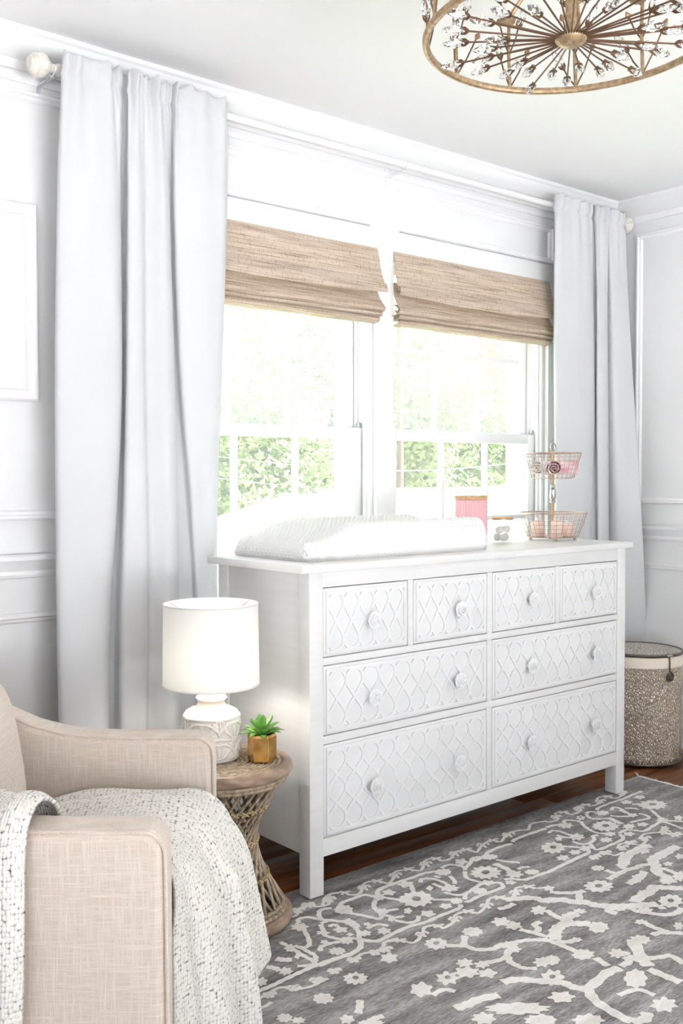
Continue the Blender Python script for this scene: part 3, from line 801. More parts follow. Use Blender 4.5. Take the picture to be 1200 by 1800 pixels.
# ------------------------------------------------------------------ things on the dresser top
TZ = .9605
def canister():
    c = (hit(835, 957, 2, .96)); c = Vector((.268, .34, TZ)); R = .059; H = .172
    t = thing('canister', 'pink ribbed canister with a wooden lid behind the changing pad', 'canister', c)
    prof = [(.0, 0), (R-.004, 0), (R, .004), (R, H-.012), (R-.003, H-.008), (0, H-.008)]
    MB().lathe(prof, 144, disp=lambda a, z: -.0022*(.5+.5*math.cos(36*a)) if .002 < z < H-.01 else 0, cap=False).build('body', pinkc_m, t, ang=80)
    MB().lathe([(0, H-.008), (R+.001, H-.008), (R+.002, H-.005), (R+.002, H+.004), (R, H+.006), (0, H+.006)], 48, cap=False).build('lid', lid_m, t)
canister()
def jar():
    c = Vector((.395, .30, TZ)); R = .040; H = .085
    t = thing('glass_jar', 'clear ribbed glass jar with a copper lid beside the pink canister', 'jar', c)
    MB().lathe([(0, 0), (R-.003, 0), (R, .004), (R, H-.012), (R-.004, H-.004), (R-.004, H), (R-.0065, H), (R-.0065, H-.006), (R-.0025, H-.014), (R-.0025, .006), (0, .004)], 96,
               disp=lambda a, z: .0008*math.cos(24*a) if .004 < z < H-.01 else 0, cap=False).build('body', jar_m, t, ang=60)
    MB().lathe([(0, H+.001), (R-.001, H+.001), (R+.001, H+.003), (R+.001, H+.009), (R-.004, H+.011), (0, H+.011)], 40, cap=False).build('lid', lid_m, t)
    MB().lathe([(R-.002, H+.0005), (R+.0025, H+.0005), (R+.0025, H+.0035), (R-.002, H+.0035)], 40, cap=False).build('lid_band', cop_m, t)
    rnd = random.Random(2)
    for i, (a, r, z) in enumerate([(0, .022, .021), (2.1, .022, .021), (4.2, .022, .021), (1.0, .020, .048), (3.2, .021, .047), (5.2, .02, .05)]):
        b = MB().ell((0, 0, 0), .0155, .0155, .0145, 12, 8)
        b.v = [tuple(Vector(p)*(1+.06*math.sin(p[0]*900+p[2]*700+i))) for p in b.v]
        o = b.build('cotton_ball', cotton_m); o.location = c+Vector((r*math.cos(a)*.8, r*math.sin(a)*.8, z))
        tag(o, 'white cotton ball inside the glass jar', 'cotton ball', 'cotton balls in the jar')
jar()
def tier_stand():
    c = Vector((hit(980, 943, 2, .97).x, .27, TZ)); c = Vector((.655, .265, TZ))
    t = thing('tiered_wire_stand', 'copper wire two-tier basket stand in front of the right curtain', 'basket stand', c)
    def basket(zb, h, rb, rt, nv, nh, name):
        bk = MB().ring((0, 0, zb+h), rt, .0026, 56, 6).build('basket', cop_m, t)
        for i in range(nv):
            a = 2*PI*i/nv
            pts = [(rt*math.cos(a), rt*math.sin(a), zb+h), (rb*math.cos(a), rb*math.sin(a), zb+.004), (rb*.85*math.cos(a), rb*.85*math.sin(a), zb), (.012*math.cos(a), .012*math.sin(a), zb)]
            MB().tube(pts, .0009, 5).build('wire', cop_m, bk)
        for j in range(nh):
            f = j/nh; MB().ring((0, 0, zb+h*f+.003), rb+(rt-rb)*f, .0009, 48, 5).build('wire_ring', cop_m, bk)
        for r in (rb*.35, rb*.7): MB().ring((0, 0, zb), r, .0011, 32, 5).build('wire_ring', cop_m, bk)
    basket(.012, .095, .098, .130, 32, 6, 'lower'); basket(.240, .098, .080, .108, 28, 6, 'upper')
    for i in range(4):
        a = PI/4+i*PI/2; MB().lathe([(.0, 0), (.005, 0), (.006, .004), (.004, .012), (.0, .013)], 10, (.085*math.cos(a), .085*math.sin(a), 0)).build('foot', cop_m, t)
    MB().lathe([(0, .010), (.006, .010), (.006, .165), (.004, .17), (.0045, .235), (.006, .24), (.006, .345), (0, .347)], 12, cap=False).build('pole', lid_m, t)
    MB().lathe([(0, .145), (.010, .145), (.012, .152), (.009, .158), (.012, .164), (.012, .196), (.008, .201), (.011, .206), (.009, .216), (0, .218)], 16, cap=False).build('collar', chrome_m, t)
    MB().tube([(.016*math.cos(a), 0, .362+.016*math.sin(a)) for a in [2*PI*i/24 for i in range(24)]], .0028, 6, True).build('carry_ring', chrome_m, t)
    def roll(nm, loc, r, L, rz, mt, label, cat, grp):
        b = MB()
        P = [(r*(1-.028*i)*math.cos(i*.55), r*(1-.028*i)*math.sin(i*.55)) for i in range(34)]
        V = []
        for i, (a, c_) in enumerate(P):
            V += [(-L/2, a, c_), (L/2, a, c_)]
        b.add(V, [(2*i, 2*i+1, 2*i+3, 2*i+2) for i in range(len(P)-1)])
        o = b.build(nm, mt, ang=60); sm = o.modifiers.new('thickness', 'SOLIDIFY'); sm.thickness = .002
        o.location = c+Vector(loc); o.rotation_euler = (0, 0, rz); tag(o, label, cat, grp)
    roll('rolled_cloth', (-.035, -.030, .245+.034), .032, .10, .7, pinkcloth_m, 'rolled pink cotton cloth nearest the window in the upper wire basket', 'cloth', 'cloths in the upper basket')
    roll('rolled_cloth', (.040, -.030, .245+.034), .032, .09, 2.0, pinkcloth_m, 'rolled pink cotton cloth nearest the curtain in the upper wire basket', 'cloth', 'cloths in the upper basket')
    roll('rolled_cloth', (.0, .044, .245+.034), .032, .10, .1, whitecloth_m, 'rolled white cotton cloth at the back of the upper wire basket', 'cloth', 'cloths in the upper basket')
    for (x, y_, r, h, lab) in ((-.035, -.045, .024, .074, 'peach lotion bottle at the front of the lower wire basket'), (.045, -.035, .022, .060, 'short peach cream bottle beside the collar in the lower wire basket'), (-.03, .05, .026, .070, 'peach bottle at the back of the lower wire basket')):
        q = thing('lotion_bottle', lab, 'bottle', c+Vector((x, y_, .0145)), 0, 'bottles in the lower basket')
        MB().lathe([(0, 0), (r*.92, 0), (r, .004), (r, h*.75), (r*.8, h*.84), (r*.4, h*.88), (0, h*.88)], 24, cap=False).build('body', peach_m, q)
        MB().lathe([(0, h*.88), (r*.45, h*.88), (r*.45, h*1.05), (r*.4, h*1.07), (0, h*1.07)], 20, cap=False).build('cap', whitecloth_m, q)
tier_stand()
# ------------------------------------------------------------------ rug
RT = .008
RX0, RX1, RY0, RY1 = -2.67, .985, -2.65, .095
rug = thing('area_rug', 'grey area rug with ivory vine and flower pattern', 'rug', ((RX0+RX1)/2, (RY0+RY1)/2, 0))
RL = Vector(rug.location)
MB().box(RX0-RL.x, RX1-RL.x, RY0-RL.y, RY1-RL.y, .0005, RT).build('pile', rug_m, rug, bevel=.002)
STROKES = []; BLOBS = []; HOLES = []
def Z(x0, y0, s): 
    def f(pts): return [(x0+x/s, y0+y/s) for x, y in pts]
    return f
def S(f, w, *lines):
    for ln in lines: STROKES.append((f(ln), w))
def Bq(f, *bl):
    for q in bl:
        (x, y), r = f([(q[0], q[1])])[0], q[2:4]
        BLOBS.append((x, y, r[0]/f.s, r[1]/f.s, q[4] if len(q) > 4 else 9, q[5] if len(q) > 5 else 0))
class ZF:
    def __init__(s_, x0, y0, s): s_.x0, s_.y0, s_.s = x0, y0, s
    def __call__(s_, pts): return [(s_.x0+x/s_.s, s_.y0+y/s_.s) for x, y in pts]
A = ZF(560, 1380, 3)
TH_, MD, TK = .009, .013, .022
# outer scroll border and its curls
S(A, TH_, [(20, 635), (50, 580), (130, 565), (165, 580), (220, 570), (240, 520), (310, 505), (365, 520), (395, 490), (400, 460), (470, 445), (540, 450), (560, 400), (620, 385), (650, 400), (700, 385), (715, 355), (790, 340), (830, 355), (860, 320), (910, 290), (960, 300), (990, 260), (1050, 240), (1105, 235), (1120, 205), (1200, 190)])
for x, y in ((55, 605), (240, 545), (405, 480), (565, 420), (720, 365), (865, 320), (1000, 265)):
    S(A, .008, [(x-30, y+4), (x-22, y-12), (x-6, y-4), (x-16, y+8)], [(x+30, y-4), (x+22, y-16), (x+4, y-8), (x+14, y+6)], [(x-18, y+14), (x, y), (x+18, y+12)])
for x, y in ((140, 570), (310, 508), (475, 445), (620, 390), (780, 342), (920, 293)):
    S(A, .008, [(x-28, y-10), (x, y), (x+26, y+10)], [(x-20, y+9), (x, y-4), (x+28, y-10)])
S(A, MD, [(110, 645), (122, 622), (180, 600), (240, 580), (300, 592)], [(310, 580), (322, 550), (420, 512), (490, 490), (560, 465), (625, 455)], [(820, 402), (880, 372), (892, 355), (960, 325), (1020, 310)], [(1020, 300), (1040, 285), (1120, 255), (1200, 230)])
S(A, MD, [(160, 675), (240, 690), (318, 706), (340, 680)], [(300, 605), (290, 640), (312, 668)], [(345, 595), (420, 605), (445, 610)], [(490, 535), (500, 568)])
S(A, .012, [(330, 680), (362, 664), (420, 655)], [(350, 686), (400, 700), (450, 690)], [(372, 704), (460, 726), (518, 716), (526, 690)], [(600, 605), (700, 605)])
Bq(A, (130, 658, 52, 26), (320, 592, 32, 20, 7), (515, 602, 92, 44, 11, 1), (370, 568, 35, 16, 5), (460, 525, 45, 18, 5), (470, 665, 22, 16, 5), (575, 680, 40, 18, 5), (670, 640, 36, 15, 5), (725, 612, 36, 18), (335, 672, 30, 22, 6), (380, 705, 16, 20, 4))
S(A, MD, [(210, 815), (300, 825), (380, 790), (480, 745), (560, 725), (640, 690), (740, 650), (746, 630)], [(775, 612), (790, 615), (850, 585), (960, 545), (970, 530), (950, 512)], [(980, 500), (1010, 495), (1080, 500), (1120, 490), (1200, 460)])
S(A, .012, [(535, 515), (545, 497), (600, 495), (660, 515), (705, 545)], [(600, 520), (650, 540), (690, 548)], [(650, 440), (660, 430), (700, 420), (760, 430), (772, 450)], [(690, 480), (715, 505), (715, 522)], [(660, 566), (720, 580), (770, 578)], [(770, 605), (775, 575), (800, 560), (850, 525), (880, 515)], [(770, 455), (780, 490), (840, 510), (880, 517), (950, 515)], [(800, 412), (815, 385), (870, 380)], [(772, 440), (800, 412)], [(935, 395), (1000, 405), (1060, 410)], [(1050, 445), (1070, 435), (1112, 432)], [(640, 490), (610, 480)])
S(A, .020, [(925, 415), (985, 440), (1025, 468)])
Bq(A, (655, 460, 46, 18), (690, 546, 50, 18, 7), (585, 545, 18, 14, 4), (885, 517, 42, 15, 6), (850, 560, 42, 18), (880, 463, 84, 35, 12, 1), (900, 380, 46, 16), (1030, 472, 46, 20, 7), (1125, 460, 40, 15), (750, 405, 34, 16, 5), (1010, 515, 30, 12, 5))
S(A, TH_, [(340, 860), (350, 830), (430, 820), (500, 832), (545, 790), (560, 750), (630, 740), (660, 755), (720, 715), (722, 685), (790, 665), (840, 675), (880, 640), (900, 600), (960, 590), (1000, 603), (1040, 575), (1040, 545), (1100, 535), (1150, 545), (1200, 540)])
for x, y in ((545, 790), (720, 710), (885, 640), (1040, 570)):
    S(A, .008, [(x-32, y+4), (x-22, y-12), (x-6, y-4), (x-16, y+8)], [(x+32, y-4), (x+22, y-16), (x+4, y-8), (x+14, y+6)], [(x-18, y+14), (x, y), (x+18, y+12)])
for x, y in ((430, 822), (630, 745), (790, 668), (955, 595), (1110, 538)):
    S(A, .009, [(x-30, y-10), (x, y), (x+28, y+10)], [(x-22, y+9), (x, y-4), (x+30, y-10)])
S(A, .026, [(980, 606), (1040, 600), (1130, 596), (1180, 610), (1215, 612)])
S(A, .016, [(670, 848), (770, 850), (830, 868), (920, 865), (955, 845), (1000, 840), (1045, 828), (1110, 818), (1200, 816)], [(765, 848), (770, 795)], [(1060, 762), (1130, 780), (1210, 802)], [(1140, 778), (1160, 760), (1138, 737), (1172, 722)], [(945, 655), (990, 645), (1030, 626)], [(1000, 870), (985, 910), (925, 930), (860, 940)], [(1000, 905), (1010, 935), (1060, 958)])
Bq(A, (620, 838, 64, 32, 9, 1), (810, 775, 56, 26, 9), (960, 722, 48, 24, 6), (1025, 742, 45, 22, 6), (1160, 662, 44, 24, 7), (1000, 845, 52, 20, 8), (1030, 868, 40, 18, 6), (770, 940, 46, 24, 7), (860, 948, 40, 20, 6), (1180, 935, 50, 26, 7))
# corner cluster by the table
Bz = ZF(460, 1500, 4)
S(Bz, TH_, [(210, 450), (245, 435), (255, 405), (230, 390)], [(255, 400), (300, 375), (360, 360), (375, 375), (440, 370), (475, 352), (470, 318)], [(470, 318), (480, 290), (540, 280)])
for x, y in ((255, 405), (325, 368), (475, 330)):
    S(Bz, .009, [(x-42, y+6), (x-28, y-16), (x-8, y-4), (x-20, y+10)], [(x+42, y-4), (x+28, y-22), (x+6, y-10), (x+18, y+8)], [(x-24, y+18), (x, y), (x+24, y+16)])
S(Bz, .012, [(402, 445), (405, 408), (440, 392), (490, 386)], [(400, 430), (422, 465), (480, 470), (545, 482)], [(262, 492), (258, 465), (320, 450), (400, 465), (440, 470)], [(295, 540), (328, 600), (330, 650), (280, 665), (230, 650)], [(130, 625), (178, 650)], [(230, 680), (290, 720), (350, 752), (372, 772), (330, 790), (250, 795)], [(260, 655), (320, 690), (375, 722), (378, 762)], [(412, 500), (430, 540), (440, 575), (500, 595), (560, 605), (640, 600), (690, 605), (760, 615), (812, 622)], [(415, 495), (470, 476), (560, 480), (620, 500), (662, 530), (682, 562), (686, 612)], [(478, 520), (492, 505), (520, 505), (532, 518)], [(415, 690), (415, 660), (480, 635), (565, 620)], [(740, 530), (780, 510), (830, 500), (890, 512)], [(686, 605), (692, 655), (640, 705), (520, 745), (400, 795)])
S(Bz, .020, [(100, 742), (150, 750), (212, 750)], [(590, 465), (640, 492), (672, 525)])
Bq(Bz, (265, 520, 62, 30, 7), (200, 668, 42, 30, 7), (555, 540, 52, 22, 5), (600, 615, 46, 28, 7), (440, 625, 30, 15, 5), (530, 690, 62, 28, 9), (725, 565, 46, 22, 6), (740, 500, 28, 13, 5), (860, 548, 50, 24, 6), (430, 560, 50, 16, 5), (620, 572, 26, 12, 4), (250, 725, 20, 22, 4))
Cz = ZF(460, 1620, 5)
S(Cz, MD, [(-60, 620), (0, 600), (100, 560), (200, 510), (330, 450), (440, 402), (560, 355), (700, 310), (830, 260), (872, 210), (852, 150)])
S(Cz, TH_, [(-40, 690), (0, 665), (70, 625), (150, 585), (230, 580), (330, 592), (440, 570), (520, 530), (580, 500)], [(-20, 760), (30, 745), (85, 708)], [(820, 330), (870, 290), (940, 275), (1000, 290)], [(1080, 215), (1075, 185), (1150, 160), (1200, 150)])
for x, y in ((70, 650), (280, 590), (810, 340), (480, 520), (1090, 250), (1000, 275), (640, 440)):
    S(Cz, .010, [(x-52, y+8), (x-34, y-18), (x-10, y-4), (x-24, y+14)], [(x+52, y-6), (x+34, y-26), (x+6, y-12), (x+22, y+10)], [(x-30, y+24), (x, y), (x+30, y+20)])
S(Cz, .016, [(40, 400), (110, 410), (160, 435)], [(860, 690), (862, 740), (845, 810)], [(940, 880), (1000, 850), (1070, 832)])
Bq(Cz, (210, 440, 62, 36, 7), (200, 850, 74, 40, 8), (320, 872, 62, 30, 7), (30, 350, 42, 34, 6), (0, 530, 50, 40, 6), (825, 502, 112, 56, 10, 1), (1120, 322, 76, 46, 6), (540, 680, 96, 50, 8), (750, 862, 64, 42, 6), (960, 892, 130, 26, 9))
# right end
Dz = ZF(960, 1350, 5)
S(Dz, TH_, [(0, 480), (90, 460), (100, 430), (80, 400), (160, 385), (220, 410), (300, 378), (290, 350), (270, 345), (340, 320), (400, 335), (470, 310), (470, 290), (445, 285), (460, 260), (540, 245), (600, 270), (680, 235), (690, 215)])
for x, y in ((85, 435), (285, 362), (475, 298), (665, 225)):
    S(Dz, .009, [(x-42, y+4), (x-28, y-16), (x-8, y-4), (x-20, y+10)], [(x+42, y-4), (x+28, y-20), (x+6, y-10), (x+18, y+8)], [(x-24, y+16), (x, y), (x+24, y+14)])
for x, y in ((150, 390), (350, 325), (540, 252)):
    S(Dz, .009, [(x-40, y-12), (x, y), (x+38, y+16)], [(x-30, y+12), (x, y-4), (x+40, y-8)])
S(Dz, MD, [(0, 525), (60, 505), (120, 502)], [(445, 372), (460, 350), (560, 310), (680, 270), (760, 235), (840, 205)], [(640, 575), (700, 547), (780, 550), (860, 555), (940, 510), (1020, 465)], [(640, 580), (672, 625), (560, 680), (450, 720), (400, 690), (390, 665)], [(170, 845), (260, 800), (370, 745), (350, 715)])
S(Dz, .012, [(150, 482), (170, 460), (250, 465), (320, 478)], [(350, 402), (372, 387), (432, 387)], [(350, 405), (380, 440), (450, 450), (540, 445)], [(735, 482), (800, 465), (880, 450), (902, 435), (870, 415), (810, 402)], [(310, 480), (330, 510), (400, 555), (470, 576), (560, 576)], [(230, 645), (300, 670), (370, 665), (420, 630), (410, 600), (455, 590)], [(20, 575), (50, 553), (120, 560), (190, 585), (250, 605)], [(90, 590), (160, 610), (240, 615)], [(150, 690), (230, 695), (300, 702)], [(752, 318), (820, 322)], [(920, 370), (965, 410), (1015, 452)], [(1060, 465), (1130, 468), (1200, 472)], [(1040, 475), (1120, 505), (1200, 535)], [(570, 372), (590, 348), (640, 355), (700, 390), (760, 425)], [(560, 420), (640, 428), (740, 425)], [(690, 355), (760, 355), (812, 366)], [(640, 375), (720, 402)])
S(Dz, TH_, [(820, 625), (835, 600), (870, 580), (960, 570), (1050, 570), (1120, 590), (1200, 580)], [(640, 725), (690, 712), (640, 690), (650, 668), (740, 660), (820, 680), (870, 650), (880, 625)], [(400, 800), (430, 768), (520, 745), (600, 770), (680, 740)])
for x, y in ((870, 625), (670, 705), (430, 790), (1040, 570), (740, 662), (520, 750), (1130, 588)):
    S(Dz, .010, [(x-46, y+4), (x-30, y-16), (x-8, y-4), (x-20, y+12)], [(x+46, y-4), (x+30, y-22), (x+6, y-10), (x+18, y+8)], [(x-26, y+18), (x, y), (x+26, y+16)])
S(Dz, .030, [(680, 850), (688, 790), (760, 742), (860, 695), (925, 688)], [(942, 850), (946, 800), (1010, 770), (1100, 716), (1160, 690)])
S(Dz, .020, [(545, 437), (600, 465), (665, 492)])
Bq(Dz, (170, 507, 66, 26, 7), (490, 396, 62, 22, 7), (300, 440, 42, 22, 6, 1), (725, 516, 56, 24, 7), (845, 498, 52, 18, 5), (520, 512, 124, 46, 12, 1), (560, 582, 52, 20, 6), (525, 634, 56, 24, 7), (265, 608, 72, 30, 7), (110, 622, 32, 22, 5), (60, 702, 112, 52, 10, 1), (340, 708, 56, 26, 7), (255, 742, 56, 22, 6), (145, 792, 58, 26, 6), (705, 302, 52, 18, 5), (935, 326, 134, 42, 12, 1), (1020, 462, 56, 24, 7), (1040, 537, 40, 26, 6), (760, 417, 46, 18, 5), (725, 582, 52, 20, 5), (820, 258, 50, 16, 5), (1160, 440, 40, 24, 5), (1170, 780, 42, 24, 5), (850, 730, 60, 26, 6))
Ez = ZF(960, 1500, 5)
S(Ez, MD, [(0, 175), (120, 115), (240, 55), (340, 10)])
S(Ez, .018, [(540, 232), (600, 200), (700, 150), (780, 130), (840, 105), (935, 98)], [(520, 150), (600, 175), (665, 172)], [(30, 340), (130, 350), (270, 345), (335, 330)], [(285, 345), (290, 412)], [(0, 500), (40, 530), (110, 570), (205, 606)], [(90, 782), (200, 780), (240, 765)], [(-40, 755), (80, 790), (180, 830), (265, 866)], [(430, 920), (540, 992)], [(720, 905), (830, 952)], [(655, 995), (730, 950), (682, 912)], [(930, 722), (1000, 700), (1205, 706)], [(860, 930), (1000, 915), (1100, 905), (1205, 972)], [(790, 597), (860, 612), (940, 652), (1065, 692)], [(740, 482), (800, 512), (900, 527), (1040, 542), (1140, 527), (1192, 482)], [(980, 458), (1030, 492)], [(630, 100), (690, 140)], [(1000, 130), (1070, 150), (1160, 190)])
S(Ez, .030, [(-10, 415), (140, 410), (240, 430), (330, 430), (450, 460), (600, 466), (720, 466), (860, 456), (980, 450)], [(780, 432), (800, 400), (920, 330), (942, 300), (1060, 305), (1205, 310)], [(942, 90), (932, 60), (990, 20), (1060, -15)], [(957, 90), (972, 170), (1040, 202), (1105, 262)], [(660, 112), (690, 62), (692, 5)], [(80, 765), (75, 700), (110, 650), (190, 620), (300, 620), (395, 622)], [(192, 606), (172, 580), (202, 550), (275, 530)], [(755, 762), (832, 912), (900, 996)])
S(Ez, .022, [(582, 480), (550, 510), (622, 532)], [(862, 160), (822, 212), (720, 272)])
Bq(Ez, (460, 292, 134, 56, 10, 1), (1060, 242, 74, 34, 8), (800, 222, 54, 38, 7), (450, 132, 62, 26, 8), (850, 352, 54, 28, 7), (1092, 422, 112, 60, 9, 1), (290, 512, 58, 24, 7), (455, 652, 94, 52, 8), (262, 762, 54, 22, 6), (322, 892, 104, 48, 9), (50, 942, 74, 46, 8), (622, 882, 74, 42, 7), (822, 762, 94, 42, 9), (830, 606, 54, 22, 6), (650, 480, 70, 34, 8), (860, 505, 80, 30, 7), (1160, 640, 44, 34, 6), (1070, 95, 44, 20, 5), (1170, 205, 60, 44, 7), (20, 310, 50, 24, 5), (710, 885, 30, 20, 5))
Fz = ZF(800, 1640, 3)
S(Fz, .024, [(250, 262), (330, 246), (450, 256), (560, 262), (620, 286), (700, 290), (800, 212), (870, 186)], [(700, 300), (740, 360), (850, 430), (930, 470)], [(1020, 192), (1110, 230), (1190, 262)], [(0, 400), (60, 380), (130, 350), (230, 330)], [(930, 470), (1000, 455), (1010, 420)])
S(Fz, .014, [(280, 100), (280, 140), (340, 182), (430, 188)], [(-120, 330), (-60, 300), (0, 310)], [(860, 330), (960, 300), (1050, 330)])
Bq(Fz, (512, 236, 62, 42, 7, 1), (950, 242, 66, 52, 8), (150, 452, 66, 32, 7), (450, 462, 90, 32, 9), (700, 462, 86, 34, 8), (330, 400, 180, 34, 10), (60, 210, 70, 30, 7), (-40, 240, 60, 36, 7, 1), (-180, 300, 60, 40, 6), (170, 215, 50, 24, 5), (1100, 380, 70, 40, 7), (560, 340, 70, 30, 6))
def floorpt(px, py, z): return hit(px, py, 2, z)
def rug_pattern():
    pat = MB(); hol = MB(); rnd = random.Random(11); cnt = [0]
    def inside(p): return RX0+.02 < p.x < RX1-.02 and RY0+.02 < p.y < RY1-.015
    def stroke(P, w):
        cnt[0] += 1; z = RT+.0006+cnt[0]*1.1e-6
        C_ = cr_spline(P, 5); V = []; n = len(C_)
        for i in range(n):
            d = (C_[min(i+1, n-1)]-C_[max(i-1, 0)]); d.z = 0
            d = d.normalized() if d.length > 1e-6 else Vector((1, 0, 0))
            q = Vector((-d.y, d.x, 0))*w*.56*(1+.16*math.sin(i*1.9+cnt[0]))
            for s_ in (1, -1): V.append(((C_[i]+q*s_).x-RL.x, (C_[i]+q*s_).y-RL.y, z))
        pat.add(V, [(2*i, 2*i+1, 2*i+3, 2*i+2) for i in range(n-1)])
    def blob(P):
        cnt[0] += 1; z = RT+.0006+cnt[0]*1.1e-6
        pat.add([(p.x-RL.x, p.y-RL.y, z) for p in P], [tuple(range(len(P)))])
    world_s = []; world_b = []
    for pts, w in STROKES: world_s.append(([floorpt(x, y, RT) for x, y in pts], w))
    for (x, y, rx, ry, n, hole) in BLOBS:
        N = n*4; P = []
        a0 = rnd.random()*6
        for i in range(N):
            a = 2*PI*i/N; k = .92+(.20 if n < 8 else .12)*math.cos(n*a+a0)+.06*rnd.uniform(-1, 1)
            P.append(floorpt(x+rx*k*math.cos(a), y+ry*k*math.sin(a), RT))
        world_b.append((P, None if not hole else [floorpt(x+rx*.26*math.cos(2*PI*i/12), y+ry*.26*math.sin(2*PI*i/12), RT) for i in range(12)]))
    def put(fn):
        for P, w in world_s:
            Q = [fn(p) for p in P]
            if all(inside(p) for p in Q): stroke(Q, w)
        for P, h in world_b:
            Q = [fn(p) for p in P]
            if all(inside(p) for p in Q):
                blob(Q)
                if h: hol.add([((fn(p)).x-RL.x, (fn(p)).y-RL.y, RT+.0030+len(hol.f)*4e-6) for p in h], [tuple(range(len(h)))])
    put(lambda p: p)
    # the pattern goes on in mirror image over the rest of the rug
    def mirror(a, c):
        d = (c-a); d.z = 0; d.normalize()
        def fn(p):
            q = p-a; r_ = d*q.dot(d); w_ = r_*2-q+a
            w_ = Vector((w_.x, w_.y, p.z)); x, y = to_px(w_)
            return w_ if (x > 1203 or y > 1803 or x < 0) else Vector((99, 99, 0))
        return fn
    mr = mirror(floorpt(1196, 1400, RT), floorpt(1196, 1795, RT)); mb = mirror(floorpt(200, 1796, RT), floorpt(1196, 1796, RT))
    put(mr); put(mb)
    put(lambda p: mb(mr(p)) if mr(p).x < 50 else Vector((99, 99, 0)))
    o = pat.build('ivory_motif', ivory_m, rug, smooth=False); o['kind'] = 'stuff'
    o = hol.build('flower_eye', rug_m, rug, smooth=False); o['kind'] = 'stuff'
rug_pattern()
b = MB(); rnd = random.Random(3)
for sx, X in ((1, RX1), (-1, RX0)):
    y = RY0+.004
    while y < RY1:
        L = .022+rnd.random()*.012; dy = rnd.uniform(-.006, .006)
        b.tube([(X-RL.x-.002*sx, y-RL.y, .006), (X-RL.x+sx*L*.5, y-RL.y+dy*.4, .004), (X-RL.x+sx*L, y-RL.y+dy, .0022)], [.002, .0018, .0012], 4)
        y += .0055
b.tube([(RX1-RL.x-.001, RY0-RL.y, .006), (RX1-RL.x-.001, RY1-RL.y, .006)], .0045, 6)
o = b.build('fringe', fring_m, rug); o['kind'] = 'stuff'
b = MB().tube([(RX1-RL.x, RY1-RL.y-.004, .006), (RX1-RL.x+.02, RY1-RL.y+.014, .006), (RX1-RL.x+.045, RY1-RL.y+.038, .0035)], [.004, .0045, .003], 6)
b.build('corner_tassel', fring_m, rug)

# ------------------------------------------------------------------ armchair
AO = ld(-.68, 1.985, RT)
arm = thing('armchair', 'cream linen armchair with a knitted throw over its seat', 'armchair', AO, -YAW)
def AL(lat, dep, z): return (lat+.68, dep-1.985, z-RT)
def arm_prof(front, sl=True, r=.04, zt=.622):
    P = [(-1.16, .11), (front, .11), (front, zt-r)]
    for i in range(1, 7):
        a = i/6*PI/2; P.append((front-r+r*math.cos(a), zt-r+r*math.sin(a)))
    for lat, z in ((-.45, zt), (-.54, zt+.004), (-.60, zt+.012), (-.66, zt+.028), (-.72, zt+.055), (-.78, zt+.085), (-.84, zt+.12), (-.92, zt+.165), (-1.02, zt+.20), (-1.12, zt+.205), (-1.16, zt+.17)):
        P.append((lat, z))
    return P
def soft(name, b, r=.02, par=None, seg=4, mt=None):
    me = b.mesh(name, mt or linen_m, bevel=0)
    o = link(name, me, par)
    bv = o.modifiers.new('soft', 'BEVEL'); bv.width = r; bv.segments = seg; bv.limit_method = 'ANGLE'; bv.angle_limit = math.radians(40)
    return o
for front, d0, d1 in ((-.265, 1.645, 1.735), (-.252, 2.25, 2.335)):
    P = arm_prof(front)
    b = MB().prism(P, lambda a, c, t: AL(a, t, c), d0, d1)
    ao = soft('arm', b, .018, arm)
    seam = [AL(a+(.004 if c < .5 else 0), d0+.004, c-.004) for a, c in P[1:14]]
    MB().tube([Vector(p) for p in seam], .0032, 6).build('piping', linen_m, ao)
b = MB().box(*AL(-1.12, 0, 0)[:1], AL(-.305, 0, 0)[0], AL(0, 1.735, 0)[1], AL(0, 2.25, 0)[1], .11, .335)
soft('seat_base', b, .012, arm)
b = MB().prism([(-1.16, .11), (-1.0, .11), (-.95, .5), (-.985, .80), (-1.03, .835), (-1.10, .835), (-1.16, .80)], lambda a, c, t: AL(a, t, c), 1.735, 2.25)
soft('backrest', b, .02, arm)
def cushion(name, c, rx, ry, rz, e, tilt=0):
    b = MB().ell((0, 0, 0), rx, ry, rz, 40, 24, e); b.xf(Matrix.Translation(c) @ Matrix.Rotation(tilt, 4, 'Y')); return b.build(name, linen_m, arm, ang=180)
cushion('seat_cushion', AL(-.635, 1.9925, .40), .345, .256, .066, .38)
cushion('back_cushion', AL(-.80, 1.9925, .60), .155, .25, .20, .55, -.16)
for la, de in ((-1.1, 1.70), (-1.1, 2.29), (-.32, 1.70), (-.32, 2.29)):
    b = MB().lathe([(0, 0), (.016, 0), (.024, .105), (0, .105)], 14, AL(la, de, RT), cap=False); b.build('leg', wood_m, arm)

